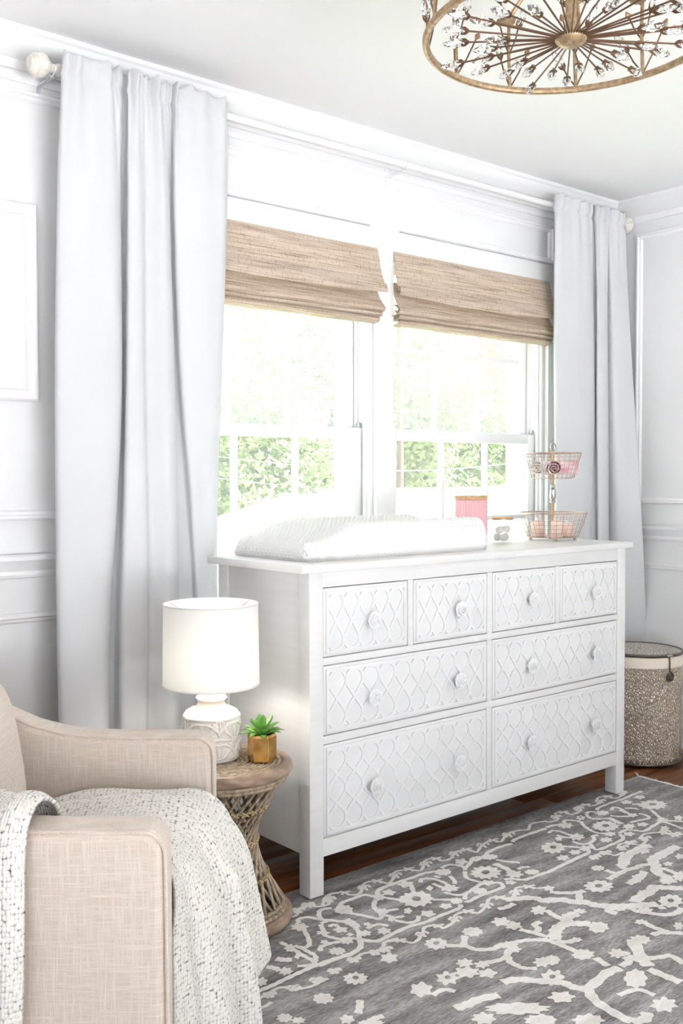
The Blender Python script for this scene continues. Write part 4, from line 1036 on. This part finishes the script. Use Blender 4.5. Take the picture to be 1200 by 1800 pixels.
# ------------------------------------------------------------------ knitted throw
def throw():
    o0 = ld(-.35, 1.95, RT)
    b = MB(); uv = []
    def W_(lat, dep, z): return tuple(ld(lat, dep, z)-o0)
    path = [(-.64, .482), (-.56, .484), (-.46, .492), (-.36, .500), (-.29, .500), (-.235, .478), (-.195, .425), (-.172, .35), (-.150, .26), (-.128, .16), (-.118, .08), (-.112, .02)]
    pl = cr_spline([(a, c, 0) for a, c in path], 10); n = len(pl)
    cum = [0]
    for i in range(1, n): cum.append(cum[-1]+(pl[i]-pl[i-1]).length)
    tot = cum[-1]
    # s: how far along the path; t: 0 near the camera, 1 at the far arm
    NT_, NS = 90, 120
    def surf(u, t):
        endz = 1-.17*max(0, (t-.35)/.65)**1.2-.02*math.sin(t*9)
        s = u*tot*endz
        k = 0
        while k < n-2 and cum[k+1] < s: k += 1
        f = (s-cum[k])/max(1e-6, cum[k+1]-cum[k]); p = pl[k].lerp(pl[k+1], f)
        q = (pl[k+1]-pl[k]).normalized(); nr = Vector((-q.y, q.x, 0))
        if nr.y < 0 and abs(q.x) > .5: nr = -nr
        hang = max(0, min(1, (s-.30)/.22))
        ph = t+.10*math.sin(s*5+.4)*(1-hang*.5)+.06*hang
        fold = 1.5*abs(math.sin(PI*(3.7*ph+.25)))-.85+.22*math.cos(2*PI*(6.1*ph+.4))
        amp = .008+.030*hang*(.6+.4*min(1, s/.8))
        wr = .010*(1-hang)*math.sin(9*s*2+6*t)+.006*(1-hang)*math.sin(31*t+11*s)
        d = 1.748+.475*t
        narrow = hang*.02
        d = d+narrow*(.5-t)*2+.010*hang*math.sin(2*PI*2.6*ph)
        off = fold*amp+wr+.003
        # edges fall down beside the seat at the near arm
        bl = p.x
        if bl > -.285: bl = -.285+(bl+.285)*(.06+.66*min(1, t*1.1)**.75)
        lat = bl+abs(nr.x)*max(.004, off+.014*hang)*(1-hang*(1-min(1, .05+t*3.2)))
        z = p.y+abs(nr.y)*off
        lat += .012*hang*math.sin(min(1, t)*PI)
        # far side sits slightly further forward and slumps
        hump = .020*math.exp(-((s-.30)/.09)**2)*math.exp(-((t-.72)/.22)**2)
        z += hump
        return (lat, d, z, s)
    for i in range(NS):
        for j in range(NT_):
            u, t = i/(NS-1), j/(NT_-1)
            lat, d, z, s = surf(u, t); b.v.append(W_(lat, d, max(.012, z))); uv.append((s, t*.62))
    for i in range(NS-1):
        for j in range(NT_-1): b.f.append((i*NT_+j, (i+1)*NT_+j, (i+1)*NT_+j+1, i*NT_+j+1))
    # the corner thrown over the near arm
    base = len(b.v)
    path2 = [(2.02, .505), (1.92, .505), (1.84, .520), (1.775, .57), (1.745, .625), (1.715, .650), (1.675, .652), (1.640, .638), (1.622, .59), (1.614, .48), (1.610, .34), (1.607, .20), (1.605, .06)]
    p2 = cr_spline([(a, c, 0) for a, c in path2], 8); n2 = len(p2); NB = 60
    acc = 0
    for i in range(n2):
        if i: acc += (p2[i]-p2[i-1]).length
        f = i/(n2-1)
        q = (p2[min(i+1, n2-1)]-p2[max(i-1, 0)]).normalized(); nr = Vector((q.y, -q.x, 0))
        if nr.y < 0 and abs(q.x) > .4: nr = -nr
        if q.y < -.5 and nr.x > 0: nr = -nr
        down = max(0, (f-.55)/.45)
        edge = -.474-.050*down+.012*math.sin(f*9)
        w = .30
        for j in range(NB):
            t = j/(NB-1)
            fo = .5*math.cos(2*PI*(3.2*t+.1*math.sin(f*7)))+.3*math.cos(2*PI*(6.5*t+.3))
            off = .006+.011*(fo+.6)*(.5+.5*f)
            if t < .06: off *= t/.06
            hump = .018*math.exp(-((f-.30)/.07)**2)*math.exp(-((t-.10)/.10)**2)
            b.v.append(W_(edge-t*w, p2[i].x+nr.x*off, p2[i].y+abs(nr.y)*off*.9+hump)); uv.append((acc, 1.5+t*w*1.25))
    for i in range(n2-1):
        for j in range(NB-1): b.f.append((base+i*NB+j, base+(i+1)*NB+j, base+(i+1)*NB+j+1, base+i*NB+j+1))
    b.uv = uv
    o = b.build('knitted_throw', knit_m, ang=180); o.location = o0
    sm = o.modifiers.new('thickness', 'SOLIDIFY'); sm.thickness = .007; sm.offset = 1
    tag(o, 'cream and charcoal marled knitted throw draped over the armchair', 'throw blanket')
throw()

# ------------------------------------------------------------------ rattan side table
TC = ld(-.272, 2.70, RT)
tb = thing('rattan_table', 'round greywashed rattan hourglass table holding the lamp', 'side table', TC)
TR, TH = .178, .437
top = MB().lathe([(0, TH-.030), (.155, TH-.030), (.155, TH-.012), (0, TH-.012)], 48, cap=False).build('top', cane_m, tb)
for i in range(12):
    r = .012+.0125*i; MB().ring((0, 0, TH-.009), r, .0062, 48, 6).build('cane_ring', cane_m, top)
MB().ring((0, 0, TH-.016), .168, .017, 72, 12).build('rim', rim_m, tb)
MB().ring((0, 0, TH-.037), .170, .006, 64, 6).build('cane_hoop', cane_m, tb)
MB().ring((0, 0, TH-.047), .165, .005, 64, 6).build('cane_hoop', cane_m, tb)
MB().ring((0, 0, .018), .166, .018, 72, 12).build('base_ring', rim_m, tb)
MB().ring((0, 0, .040), .163, .006, 64, 6).build('cane_hoop', cane_m, tb); MB().ring((0, 0, .051), .158, .005, 64, 6).build('cane_hoop', cane_m, tb)
tw = math.radians(116); z0, z1 = .045, TH-.040
def strand(sg, r):
    P = []
    for i in range(9):
        f = i/8; a = Vector((r, 0)); b_ = Vector((r*math.cos(tw*sg), r*math.sin(tw*sg)))
        q = a.lerp(b_, f); P.append((q.x, q.y, z0+(z1-z0)*f))
    return MB().tube(P, .0042, 6).mesh('strand', cane_m)
for sg, r in ((1, .162), (-1, .153)):
    me = strand(sg, r)
    N = 26
    for i in range(N):
        o = link('strand', me, tb); o.rotation_euler = (0, 0, 2*PI*i/N+(.02 if i % 2 else 0))
def hr(z, r): f = (z-z0)/(z1-z0); return r*math.sqrt(max(.0, 1-4*f*(1-f)*math.sin(tw/2)**2))
for z in (.125, .222, .318):
    rr = hr(z, .158); MB().ring((0, 0, z), rr-.009, .004, 48, 6).build('inner_hoop', cane_m, tb)
    bnd = MB(); N = 26
    for i in range(N):
        a = 2*PI*i/N
        c = Vector((rr*math.cos(a), rr*math.sin(a), z)); t_ = Vector((-math.sin(a), math.cos(a), 0)); n_ = Vector((math.cos(a), math.sin(a), 0))
        for d in (-1, 1):
            bnd.tube([c+n_*.006-t_*.010-Vector((0, 0, .006*d)), c+n_*.009, c+n_*.006+t_*.010+Vector((0, 0, .006*d))], .0026, 5)
    bnd.ring((0, 0, z), rr+.004, .0022, 48, 5)
    bnd.build('binding', bind_m, tb)

# ------------------------------------------------------------------ table lamp
TT = RT+TH-.0028
LC = ld(-.309, 2.728, TT)
lp = thing('table_lamp', 'white table lamp with carved ceramic base and drum shade', 'lamp', LC)
R_ = .077
def relief(a, z):
    if not (.012 < z < .118): return 0
    f = a/(2*PI)*5; h = 0
    row = int(z/.055); ff = (f+(.5 if row % 2 else 0)) % 1-.5; zz = (z-row*.055-.006)/.048
    ang = math.atan2(ff*1.6, zz+.02); rad = math.hypot(ff*1.8, zz)
    if rad < .95: h += .0040*max(0, math.cos(ang*9))*(1 if rad > .25 else .2)*(1-.4*rad)
    if .92 < rad < 1.05: h += .0036
    if rad < .2: h += .002
    k = abs(math.sin(f*PI*2+.5)); 
    h += .0026*max(0, math.sin(40*z*3+5*math.sin(f*PI*4)))*(1 if rad > 1.05 else 0)
    return h
def lamp_body():
    prof = [(0, 0), (R_-.006, 0), (R_-.001, .004)]
    prof += [(R_, .006+i*.0012) for i in range(94)]
    prof += [(R_-.001, .122), (R_-.006, .129), (R_-.018, .136), (R_-.032, .141), (.040, .146), (.036, .152), (.036, .158), (.040, .162), (.043, .165), (.041, .169), (.030, .172), (.0, .172)]
    return MB().lathe(prof, 300, disp=relief, cap=False)
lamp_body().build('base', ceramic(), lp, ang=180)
S0, S1 = .203, .422
MB().lathe([(0, .170), (.013, .170), (.013, .178), (.008, .180), (.008, .235), (.015, .238), (.015, .262), (0, .263)], 16, cap=False).build('stem', chrome_m, lp)
bulb_k = NT('lamp_bulb_glow'); bulb_k.p.inputs['Emission Color'].default_value = (1, .93, .82, 1); bulb_k.p.inputs['Emission Strength'].default_value = 3
MB().ell((0, 0, .312), .026, .026, .034, 16, 10).build('bulb', bulb_k.m, lp)
sr = .1315
sh = MB().lathe([(sr, S0), (sr-.003, S1), (sr-.005, S1), (sr-.002, S0), (sr, S0)], 72, cap=False).build('shade', shade_m, lp, ang=50)
MB().ring((0, 0, S0), sr, .0022, 72, 6).build('shade_rim', shade_m, sh); MB().ring((0, 0, S1), sr-.003, .0022, 72, 6).build('shade_rim', shade_m, sh)
sp = MB()
for i in range(3):
    a = 2*PI*i/3; sp.tube([(0, 0, .385), (sr*.5*math.cos(a), sr*.5*math.sin(a), .385), ((sr-.004)*math.cos(a), (sr-.004)*math.sin(a), S1-.002)], .0018, 5)
sp.ring((0, 0, .385), .012, .002, 16, 5)
sp.tube([(0.01, 0, .25), (.052, 0, .29), (.045, 0, .35), (.0, 0, .386), (-.045, 0, .35), (-.052, 0, .29), (-.01, 0, .25)], .0016, 5)
sp.build('harp', chrome_m, lp)
pl_ = bpy.data.lights.new('lamp_bulb_light', 'POINT'); pl_.energy = 2.3; pl_.color = (1, .95, .88); pl_.shadow_soft_size = .03
plo = bpy.data.objects.new('lamp_bulb_light', pl_); COL.objects.link(plo); plo.location = LC+Vector((0, 0, .262)); 

# ------------------------------------------------------------------ succulent
SC = ld(-.1695, 2.697, TT)
su = thing('potted_succulent', 'small green succulent in a faceted gold pot beside the lamp', 'potted plant', SC, .35)
b = MB(); n = 6; V = []
for r, z in ((.031, 0), (.039, .004), (.0395, .068), (.036, .075), (.033, .075), (.032, .060), (.0, .060)):
    for i in range(n):
        a = 2*PI*i/n; V.append((r*math.cos(a), r*math.sin(a), z))
F = [(k_*n+i, k_*n+(i+1) % n, (k_+1)*n+(i+1) % n, (k_+1)*n+i) for k_ in range(6) for i in range(n)]+[tuple(range(n-1, -1, -1))]
b.add(V, F); b.build('pot', pot_m, su, smooth=False, bevel=.0012)
MB().lathe([(0, .058), (.029, .058), (.026, .066), (0, .068)], 12, cap=False).build('soil', soil_m, su)
rnd = random.Random(9)
def leafmesh(L, w, curl):
    b = MB()
    def fn(u, v):
        s = (u-.5)*2; wid = w*(math.sin(min(1, v*1.15+.12)*PI)**.7 if v < .97 else .02)*(1 if v < .55 else 1.0)
        wid = w*max(.03, (1-(abs(v-.42)/.60)**2))
        r = v*L*math.cos(curl*v*.6); h = v*L*(1-.35*v)*curl-.0022*(1-s*s)*0
        h = L*(curl*v-.42*v*v)
        return (r, s*wid, h+.25*wid*s*s)
    b.grid(fn, 7, 10); b.grid(lambda u, v: tuple(Vector(fn(u, v))-Vector((0, 0, .0025*(1-(2*u-1)**2)*(1-v*.8)))), 7, 10)
    return b.mesh('leaf', leaf_m, ang=180)
for ring_, (nn, L, w, curl, z) in enumerate(((8, .066, .0105, .62, .066), (7, .060, .0105, 1.0, .068), (6, .052, .010, 1.5, .070), (3, .036, .010, 1.7, .071))):
    for i in range(nn):
        o = link('leaf', leafmesh(L*rnd.uniform(.88, 1.1), w, curl*rnd.uniform(.85, 1.1)), su)
        o.location = (0, 0, z); o.rotation_euler = (0, 0, 2*PI*i/nn+ring_*.37+rnd.uniform(-.12, .12))

# ------------------------------------------------------------------ laundry hamper
HC = ld(1.345, 4.285, 0)
hp = thing('laundry_hamper', 'round hammered pewter hamper with cream liner in the corner', 'laundry hamper', HC)
HR, HH = .172, .465
def cyl_uv(R0, zs, R=None, n=96):
    b = MB(); uv = []
    for i, z in enumerate(zs):
        for k_ in range(n+1):
            a = 2*PI*k_/n; r = R[i] if R else R0
            b.v.append((r*math.cos(a), r*math.sin(a), z)); uv.append((a*R0, z))
    for i in range(len(zs)-1):
        for k_ in range(n): b.f.append((i*(n+1)+k_, i*(n+1)+k_+1, (i+1)*(n+1)+k_+1, (i+1)*(n+1)+k_))
    b.uv = uv; return b
zs = [.018+(HH-.06)*i/10 for i in range(11)]
cyl_uv(HR, zs, [HR+.003*math.sin(i/10*PI) for i in range(11)]).build('body', ham_m, hp, ang=180)
MB().lathe([(0, .017), (HR, .017), (HR, .019), (0, .019)], 64, cap=False).build('floor_plate', hook_m, hp)
MB().ring((0, 0, .016), HR+.003, .005, 72, 8).build('base_ring', hook_m, hp)
sc_b = MB()
for i in range(46):
    a = 2*PI*i/46
    sc_b.tube([((HR+.003)*math.cos(a-.05), (HR+.003)*math.sin(a-.05), .018), ((HR+.004)*math.cos(a), (HR+.004)*math.sin(a), .034), ((HR+.003)*math.cos(a+.05), (HR+.003)*math.sin(a+.05), .018)], .002, 5)
sc_b.build('scroll_band', hook_m, hp)
MB().lathe([(HR-.002, HH-.05), (HR+.005, HH-.048), (HR+.0065, HH-.02), (HR+.004, HH-.004), (HR-.006, HH-.003)], 72, cap=False).build('liner', metal_cream, hp)
lid = MB().ring((0, 0, HH+.004), HR+.003, .0065, 72, 8).build('lid', hook_m, hp)
b = MB(); uv = []
NRr = 10
for i in range(NRr+1):
    r = (HR)*i/NRr+.0005
    for k_ in range(73):
        a = 2*PI*k_/72; b.v.append((r*math.cos(a), r*math.sin(a), HH+.006+.010*(1-(i/NRr)**2))); uv.append((r*math.cos(a), r*math.sin(a)))
for i in range(NRr):
    for k_ in range(72): b.f.append((i*73+k_, i*73+k_+1, (i+1)*73+k_+1, (i+1)*73+k_))
b.uv = uv; b.build('pierced_plate', lidham_m, lid, ang=180)
ca = math.atan2(-GF.y, -GF.x)+.40      # the clasp faces the room
n_ = Vector((math.cos(ca), math.sin(ca), 0)); t_ = Vector((-math.sin(ca), math.cos(ca), 0)); c0 = n_*(HR+.0105)
cl = MB(); 
cl.tube([c0+Vector((0, 0, HH+.004)), c0+n_*.004+Vector((0, 0, HH-.02)), c0+n_*.004+Vector((0, 0, HH-.06))], .0032, 6)
sp_ = []
for i in range(40):
    f = i/39; a = f*5.2*PI; r = .021*(1-.85*f)
    sp_.append(c0+n_*.0035+t_*r*math.sin(a+.2)+Vector((0, 0, HH-.082+r*math.cos(a+.2))))
cl.tube(sp_, .0033, 6); cl.ell(tuple(c0+n_*.006+Vector((0, 0, HH-.082))), .006, .006, .006, 10, 8)
cl.build('clasp', hook_m, hp)
MB().tube([c0-t_*.014+Vector((0, 0, HH+.004)), c0+t_*.014+Vector((0, 0, HH+.004))], .0055, 8).build('hinge', chrome_m, hp)
hb = ca+1.25
MB().tube([((HR+.012)*math.cos(hb+d), (HR+.012)*math.sin(hb+d), HH-.002+.0*d) for d in (-.05, 0, .05)], .006, 8).build('hinge', hook_m, hp)
for i in range(4):
    a = ca+.35+i*PI/2
    MB().lathe([(0, 0), (.008, 0), (.009, .006), (.006, .014), (0, .015)], 12, ((HR-.015)*math.cos(a), (HR-.015)*math.sin(a), 0), cap=False).build('foot', hook_m, hp)

# ------------------------------------------------------------------ chandelier
ZR = 2.10
CC = hit(1003, 63, 2, ZR)
CRR = .293
ch = thing('chandelier', 'round champagne metal chandelier with radiating crystal buds', 'chandelier', CC)
MB().ring((0, 0, 0), CRR, .0075, 96, 10).build('lower_ring', gold_m, ch)
MB().ring((0, 0, .22), CRR, .0085, 96, 10).build('upper_ring', gold_m, ch)
MB().lathe([(0, .0), (.018, .002), (.030, .010), (.033, .017), (.031, .020), (0, .022)], 40, (0, 0, -.022), cap=False).build('hub', gold_m, ch)
bd = MB()
for i in range(36):
    a = 2*PI*i/36; bd.ell((.031*math.cos(a), .031*math.sin(a), -.003), .003, .003, .003, 6, 5)
bd.build('hub_beading', gold_m, ch)
MB().lathe([(0, .0), (.011, .0), (.011, ZC-ZR-.03), (0, ZC-ZR-.03)], 16, cap=False).build('centre_rod', gold_m, ch)
MB().lathe([(0, ZC-ZR-.035), (.03, ZC-ZR-.035), (.065, ZC-ZR-.012), (.068, ZC-ZR), (0, ZC-ZR)], 32, cap=False).build('canopy', gold_m, ch)
def crystal_mesh():
    b = MB(); V = []; prof = ((.0025, 0), (.0085, .010), (.0105, .022), (.007, .036), (.0015, .047)); n = 6
    for j, (r, x) in enumerate(prof):
        for i in range(n):
            a = 2*PI*(i+.5*(j % 2))/n; V.append((x, r*math.cos(a), r*math.sin(a)))
    F = []
    for j in range(len(prof)-1):
        for i in range(n):
            a, c = j*n+i, j*n+(i+1) % n; d, e = (j+1)*n+i, (j+1)*n+(i+1) % n
            F += [(a, c, d), (c, e, d)]
    F += [tuple(range(n)), tuple((len(prof)-1)*n+i for i in range(n-1, -1, -1))]
    return b.add(V, F).mesh('crystal', crystal_m, smooth=False)
def calyx_mesh():
    b = MB()
    for i in range(4):
        a = 2*PI*i/4; c_, s_ = math.cos(a), math.sin(a)
        b.tube([(-.006, .001*c_, .001*s_), (.001, .0058*c_, .0058*s_), (.009, .0078*c_, .0078*s_)], [.0022, .0026, .0008], 5)
    b.ell((-.004, 0, 0), .0045, .0035, .0035, 8, 6)
    return b.mesh('calyx', twig_m)
def bud_mesh():
    b = MB()
    for i in range(3):
        a = 2*PI*i/3; c_, s_ = math.cos(a), math.sin(a)
        b.tube([(0, 0, 0), (.007, .004*c_, .004*s_), (.017, .0012*c_, .0012*s_)], [.0022, .0042, .0006], 6)
    return b.mesh('bud', gold_m)
cry, cal, bud = crystal_mesh(), calyx_mesh(), bud_mesh()
def aim(o, p, d):
    o.location = p; o.rotation_euler = Vector(d).to_track_quat('X', 'Z').to_euler()
rnd = random.Random(21)
NSp = 40
lens = [.235, .165, .205, .135, .225, .185]
spm = {}
for i in range(NSp):
    a = 2*PI*(i+.3)/NSp; L = lens[i % 6]+rnd.uniform(-.012, .012)
    d = Vector((math.cos(a), math.sin(a), 0)); tilt = .006*((i % 3)-1)
    s_ = MB().tube([d*.03+Vector((0, 0, -.006)), d*L+Vector((0, 0, tilt))], .0019, 6).build('spoke', twig_m, ch)
    e = d*L+Vector((0, 0, tilt))
    q = link('calyx', cal, s_); aim(q, e, d)
    q = link('crystal', cry, s_); aim(q, e+d*.001, d)
NR = 12
for i in range(NR):
    a = 2*PI*(i+.15)/NR; p = Vector((CRR*math.cos(a), CRR*math.sin(a), 0)); t_ = Vector((-math.sin(a), math.cos(a), 0))
    st = MB().tube([p, p+t_*.004+Vector((0, 0, .11)), p+Vector((0, 0, .22))], .0042, 7).build('branch', gold_m, ch)
    for k_, (z, ln, sd, cryst) in enumerate(((.004, .085, -1, 0), (.006, .060, 1, 1), (.075, .07, 1, 0), (.085, .06, -1, 1), (.15, .05, 1, 1))):
        ang = .42+rnd.uniform(-.1, .14); inw = -p.normalized()*rnd.uniform(-.1, .35)
        d = (t_*sd*math.sin(ang)+Vector((0, 0, math.cos(ang)))+inw*.6).normalized()
        ln *= rnd.uniform(.9, 1.2); s0 = p+Vector((0, 0, z)); e = s0+d*ln
        tw_ = MB().tube([s0, s0.lerp(e, .5)+t_*sd*.003, e], .0019, 5).build('twig', twig_m, st)
        tw_.parent = st
        if cryst:
            q = link('crystal', cry, st); aim(q, e, (d+inw).normalized()); q2 = link('calyx', cal, st); aim(q2, e, d)
        else:
            q = link('bud', bud, st); aim(q, e, d)
candle_m = mat('candle_sleeve', (244, 236, 222), .6)
bulbg_m = glass('candle_bulb_glass', (1, 1, 1), 0, 1.1)
for i in range(4):
    a = 2*PI*i/4+.5; c_ = Vector((.13*math.cos(a), .13*math.sin(a), 0))
    ar = MB().tube([Vector((0, 0, .16)), c_*.5+Vector((0, 0, .14)), c_+Vector((0, 0, .05))], .0045, 7).build('arm', gold_m, ch)
    MB().lathe([(0, .045), (.016, .047), (.018, .054), (.010, .056), (0, .056)], 18, tuple(c_), cap=False).build('drip_cup', gold_m, ar)
    MB().lathe([(0, .056), (.0095, .056), (.0095, .115), (0, .116)], 16, tuple(c_), cap=False).build('candle_sleeve', candle_m, ar)
    MB().lathe([(.002, .116), (.008, .12), (.014, .138), (.012, .155), (.005, .175), (.001, .186)], 16, tuple(c_)).build('bulb', bulbg_m, ar)

# ------------------------------------------------------------------ outdoors
GZ = -3.2
tag(MB().box(-40, 60, 1.2, 70, GZ-.3, GZ).build('lawn_ground', lawn_m, smooth=False), 'lawn outside below the windows', 'lawn', kind='structure')
# neighbouring house
yr = 12.0
r0 = hit(505, 868, 1, yr); zr = r0.z
hs = thing('neighbour_house', 'pale shingled house roof seen through the lower panes', 'house', (r0.x+6, yr, GZ))
ye = 6.6; ze = zr-1.9; xe = hit(380, 935, 1, ye).x; x2 = r0.x+16
ol = Vector(hs.location)
def HL(x, y, z): return (x-ol.x, y-ol.y, z-ol.z)
rows_n = 14
for i in range(rows_n):
    f0, f1 = i/rows_n, (i+1)/rows_n+.02
    def lp_(f, dz): return (r0.x+(xe-r0.x)*(1-f), ye+(yr-ye)*f, ze+(zr-ze)*f+dz)
    a = lp_(f0, .03); c = lp_(min(1, f1), .0)
    b = MB().add([HL(a[0], a[1], a[2]), HL(x2, a[1], a[2]), HL(x2, c[1], c[2]), HL(c[0], c[1], c[2]), HL(a[0], a[1], a[2]-.05), HL(x2, a[1], a[2]-.05), HL(x2, c[1], c[2]-.06), HL(c[0], c[1], c[2]-.06)],
        [(0, 1, 2, 3), (7, 6, 5, 4), (0, 4, 5, 1), (1, 5, 6, 2), (2, 6, 7, 3), (3, 7, 4, 0)])
    b.build('shingle_course', roof_m, hs, smooth=False)
MB().add([HL(r0.x, yr, zr), HL(x2, yr, zr), HL(x2, yr+3, ze), HL(xe, yr+3, ze), HL(r0.x, yr, zr-.06), HL(x2, yr, zr-.06), HL(x2, yr+3, ze-.06), HL(xe, yr+3, ze-.06)], [(0, 1, 2, 3), (7, 6, 5, 4), (0, 4, 5, 1), (1, 5, 6, 2), (2, 6, 7, 3), (3, 7, 4, 0)]).build('rear_roof_slope', roof_m, hs, smooth=False)
MB().add([HL(xe, ye, ze), HL(r0.x, yr, zr), HL(xe, yr+3, ze), HL(xe, ye, ze-.05), HL(r0.x, yr, zr-.05), HL(xe, yr+3, ze-.05)], [(0, 1, 2), (5, 4, 3), (0, 3, 4, 1), (1, 4, 5, 2), (2, 5, 3, 0)]).build('hip_slope', roof_m, hs, smooth=False)
xa = hit(556, 866, 1, yr-.05).x
for i in range(int((x2-xa)/.6)):
    bx('ridge_cap', xa+i*.6-ol.x, xa+i*.6+.58-ol.x, -.10, .10, zr-ol.z-.02, zr-ol.z+.085, ridge_m, hs)
MB().box(xe+.4-ol.x, x2-.3-ol.x, ye+.5-ol.y, yr+2.6-ol.y, 0, ze-GZ+.05).build('walls', siding_m, hs, smooth=False)
# far brick house, trees, pole and wires
b0 = hit(597, 872, 1, 19); b1 = hit(634, 822, 1, 19)
fh = thing('brick_house', 'pale brick house end beyond the trees in the left window', 'house', ((b0.x+b1.x)/2, 19, GZ))
MB().box(b0.x-fh.location.x-.2, b1.x-fh.location.x+1.0, 0, 4, 0, b1.z-GZ).build('walls', brick_m, fh, smooth=False)
w_ = b1.x-b0.x
MB().prism([(-w_/2-.6, b1.z-GZ), (w_/2+1.4, b1.z-GZ), (.4, b1.z-GZ+1.1)], lambda a, c, t: (a, t, c), -.3, 4.3).build('roof', ridge_m, fh, smooth=False)
def tree(name, label, px, py, yd, rx, rz, mt, nleaf, seed, leaf=.16):
    leaf *= .62; nleaf = int(nleaf*2.0)
    c = hit(px, py, 1, yd); rnd = random.Random(seed)
    t = thing(name, label, 'tree', (c.x, yd, GZ), 0, 'trees beyond the windows')
    zc = c.z-GZ
    tr = MB().tube([(0, 0, 0), (.05, .1, zc*.4), (-.05, 0, zc*.75), (0, 0, zc)], [.22, .17, .12, .06], 8)
    for i in range(6):
        a = i*1.05+rnd.random(); tr.tube([(0, 0, zc*(.55+.05*i)), (rx*.3*math.cos(a), rx*.3*math.sin(a), zc*(.62+.06*i)), (rx*.65*math.cos(a), rx*.65*math.sin(a), zc*(.72+.06*i))], [.08, .05, .02], 6)
    tr.build('trunk', bark_m, t)
    cr_ = MB(); V = []; F = []
    cl_ = [(Vector((rnd.gauss(0, .45)*rx, rnd.gauss(0, .45)*rx, zc+rnd.gauss(0, .42)*rz)), rnd.uniform(.22, .42)*rx) for _ in range(34)]
    for i in range(nleaf):
        cc, r = cl_[rnd.randrange(len(cl_))]
        d = Vector((rnd.gauss(0, 1), rnd.gauss(0, 1), rnd.gauss(0, 1))).normalized()
        p = cc+d*r*rnd.uniform(.75, 1.05)
        n1 = (d+Vector((rnd.gauss(0, .5), rnd.gauss(0, .5), rnd.gauss(0, .5)+.3))).normalized()
        a = n1.orthogonal().normalized(); bb = n1.cross(a); th = rnd.random()*6
        a, bb = a*math.cos(th)+bb*math.sin(th), bb*math.cos(th)-a*math.sin(th)
        s = leaf*rnd.uniform(.6, 1.3); o_ = len(V)
        V += [tuple(p-a*s), tuple(p+bb*s*.5), tuple(p+a*s), tuple(p-bb*s*.5)]; F.append((o_, o_+1, o_+2, o_+3))
    cr_.add(V, F); cr_.build('foliage', mt, t, smooth=False)
tree('broad_tree', 'bright green bushy tree in the lower panes of the left window', 470, 850, 18, 2.6, 2.3, leafA, 6500, 1)
tree('broad_tree', 'mid green tree at the curtain edge of the left window', 395, 800, 20, 2.9, 3.1, leafB, 6000, 2)
tree('broad_tree', 'tall pale tree behind the upper left panes', 455, 640, 27, 3.6, 3.6, leafC, 6000, 3, .22)
tree('broad_tree', 'mid green tree behind the window post', 570, 770, 26, 3.4, 3.2, leafB, 6500, 4, .2)
tree('broad_tree', 'tall pale tree above the brick house', 620, 640, 31, 4.0, 4.2, leafC, 6000, 5, .25)
tree('broad_tree', 'light green tree beside the utility pole', 735, 800, 21, 2.8, 2.8, leafA, 6500, 6, .2)
tree('broad_tree', 'light green tree in the middle panes of the right window', 830, 770, 22, 3.4, 3.4, leafA, 7000, 7, .2)
tree('broad_tree', 'tall pale tree behind the upper right panes', 790, 650, 29, 4.6, 4.0, leafC, 6500, 8, .26)
tree('broad_tree', 'mid green tree at the curtain edge of the right window', 920, 800, 22, 3.0, 3.4, leafB, 6000, 9, .2)
tree('broad_tree', 'pale tree above the wire baskets outside', 930, 640, 30, 4.2, 4.2, leafC, 5500, 10, .26)
pb = hit(703, 865, 1, 16.5)
up = thing('utility_pole', 'brown wooden utility pole outside the right window', 'utility pole', (pb.x, 16.5, GZ))
MB().tube([(0, 0, 0), (0, 0, 9.5)], [.10, .075], 12).build('shaft', pole_m, up)
MB().box(-1.0, 1.0, -.05, .05, 8.6, 8.72).build('crossarm', pole_m, up, bevel=.01)
for i, (ya, yb) in enumerate(((838, 842), (800, 806), (690, 706))):
    A = hit(360, ya, 1, 16.3); Bp = hit(960, yb, 1, 16.3)
    b = MB().tube([A.lerp(Bp, k_/16)-Vector((0, 0, .35*math.sin(k_/16*PI))) for k_ in range(17)], .012, 5)
    tag(b.build('power_line', wire_m), ['lowest sagging power line outside the windows', 'middle sagging power line outside the windows', 'highest power line crossing the upper panes'][i], 'power line', 'power lines outside')
